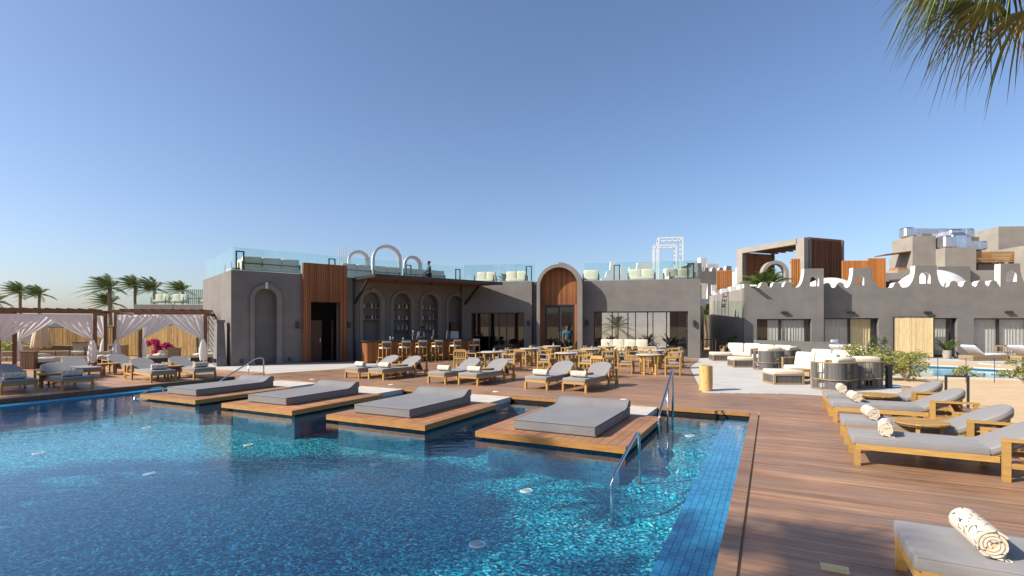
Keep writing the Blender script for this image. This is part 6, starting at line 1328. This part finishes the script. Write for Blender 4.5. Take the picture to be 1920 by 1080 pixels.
# ================================================================ people
def person(label, loc, rz, top, legs, J, hair=True):
    """one skinned body from a joint graph, with shirt, trousers and hair as children"""
    t = thing('person', label, 'person', loc, rz)
    def skin(name, joints, edges, mat, parent, root=0, sub=1):
        names = list(joints); me = bpy.data.meshes.new(name); me.from_pydata([joints[n][0] for n in names], [(names.index(a), names.index(b)) for a, b in edges], []); me.materials.append(MATS[mat]); o = bpy.data.objects.new(name, me); COL.objects.link(o); o.parent = parent
        md = o.modifiers.new('skin', 'SKIN'); md.use_smooth_shade = True; o.modifiers.new('sub', 'SUBSURF').levels = sub; o.modifiers['sub'].render_levels = sub
        if not me.skin_vertices: me.attributes.new
        for i, n in enumerate(names): r = joints[n][1]; me.skin_vertices[0].data[i].radius = r if isinstance(r, tuple) else (r, r); me.skin_vertices[0].data[i].use_root = (i == root)
        dg = bpy.context.evaluated_depsgraph_get(); ev = o.evaluated_get(dg); nm = bpy.data.meshes.new_from_object(ev); o.modifiers.clear(); o.data = nm; nm.materials.clear(); nm.materials.append(MATS[mat]); return o
    j = dict(J)
    E_ = [('pelvis', 'belly'), ('belly', 'chest'), ('chest', 'neck'), ('neck', 'jaw'), ('jaw', 'brow'), ('brow', 'crown'), ('brow', 'nose')]
    for s in 'lr':
        E_ += [('chest', 'sh' + s), ('sh' + s, 'el' + s), ('el' + s, 'wr' + s), ('wr' + s, 'palm' + s), ('pelvis', 'hip' + s), ('hip' + s, 'kn' + s), ('kn' + s, 'an' + s), ('an' + s, 'toe' + s)]
        w_, e_ = Vector(j['wr' + s][0]), Vector(j['el' + s][0]); d = (w_ - e_).normalized(); sd = d.cross(Vector((0, 1, .2))).normalized(); pm = w_ + d * .07; j['palm' + s] = (tuple(pm), (.035, .02))
        for k, (o_, l) in enumerate(((-.03, .075), (-.01, .09), (.01, .085), (.03, .065))): j['f%d%s' % (k, s)] = (tuple(pm + sd * o_ + d * l), .009); E_.append(('palm' + s, 'f%d%s' % (k, s)))
        j['th' + s] = (tuple(w_ + d * .05 + sd * -.06), .01); E_.append(('wr' + s, 'th' + s))
    body = skin('body', j, E_, 'skin_brown', t)
    q = {k: (J[k][0], tuple(r * 1.16 for r in J[k][1]) if isinstance(J[k][1], tuple) else J[k][1] * 1.2) for k in J}
    sh = {k: q[k] for k in ('pelvis', 'belly', 'chest', 'shl', 'ell', 'shr', 'elr')}; skin('shirt', sh, [('pelvis', 'belly'), ('belly', 'chest'), ('chest', 'shl'), ('shl', 'ell'), ('chest', 'shr'), ('shr', 'elr')], top, t)
    tr = {k: q[k] for k in ('pelvis', 'hipl', 'knl', 'anl', 'hipr', 'knr', 'anr')}; skin('trousers', tr, [('pelvis', 'hipl'), ('hipl', 'knl'), ('knl', 'anl'), ('pelvis', 'hipr'), ('hipr', 'knr'), ('knr', 'anr')], legs, t)
    b = Vector(J['crown'][0]); bb = Vector(J['brow'][0]); m = MB(); prof = [(.098 * math.cos(R(a)), .105 * math.sin(R(a))) for a in range(-12, 86, 14)]; m.lathe(prof, 16, c=((b.x + bb.x) / 2 - .012, b.y, bb.z + .005)); m.build('hair', 'hair', t, smooth=True)
    for s in (-1, 1): MB().lathe([(.008, 0), (.005, .004)], 8, c=(bb.x + .085, bb.y + s * .032, bb.z - .01)).build('eye', 'hair', t)
    return t
def standing(lean=0.0, arm=0.0):
    def L_(x, z): return x + lean * max(0, z - .95)
    J = {'pelvis': ((0, 0, .95), (.15, .105)), 'belly': ((L_(0, 1.12), 0, 1.12), (.14, .10)), 'chest': ((L_(0, 1.36), 0, 1.36), (.165, .11)), 'neck': ((L_(.01, 1.5), 0, 1.5), .055), 'jaw': ((L_(.03, 1.58), 0, 1.58), .072), 'brow': ((L_(.02, 1.66), 0, 1.66), .092), 'crown': ((L_(.0, 1.73), 0, 1.73), .065), 'nose': ((L_(.125, 1.63), 0, 1.625), .013)}
    for s, y in (('l', 1), ('r', -1)):
        J['sh' + s] = ((L_(0, 1.42), y * .19, 1.42), .062); J['el' + s] = ((L_(.02 + arm * .12, 1.15), y * .25, 1.14), .045); J['wr' + s] = ((L_(.08 + arm * .35, .95) + arm * .1, y * (.25 - arm * .08), .90 + arm * .18), .03)
        J['hip' + s] = ((0, y * .09, .88), .092); J['kn' + s] = ((.02, y * .10, .48), .062); J['an' + s] = ((-.01, y * .11, .08), .042); J['toe' + s] = ((.15, y * .12, .03), .032)
    return J
def sitting():
    J = {'pelvis': ((0, 0, .55), (.15, .11)), 'belly': ((-.02, 0, .72), (.14, .1)), 'chest': ((-.02, 0, .95), (.165, .11)), 'neck': ((0, 0, 1.09), .055), 'jaw': ((.03, 0, 1.17), .072), 'brow': ((.02, 0, 1.25), .092), 'crown': ((0, 0, 1.32), .065), 'nose': ((.125, 0, 1.22), .013)}
    for s, y in (('l', 1), ('r', -1)):
        J['sh' + s] = ((0, y * .19, 1.01), .062); J['el' + s] = ((.08, y * .24, .75), .045); J['wr' + s] = ((.30, y * .16, .68), .03)
        J['hip' + s] = ((.03, y * .09, .54), .09); J['kn' + s] = ((.43, y * .11, .52), .062); J['an' + s] = ((.42, y * .11, .08), .042); J['toe' + s] = ((.57, y * .12, .03), .032)
    return J
person('person in a pale shirt working behind the bar counter', LW(8.6, -1.25, -.004), 40 - 90 + 20, 'cloth_white', 'cloth_black', standing(.45, 1.0))
person('person in dark clothes standing at the glass door of the arched portal', RW(6.25, -.62, .021), -80, 'cloth_teal', 'cloth_black', standing())
person('person in a teal shirt seated on the roof terrace', (-4.75, 29.3, 4.121), 200, 'cloth_teal', 'cloth_black', sitting())
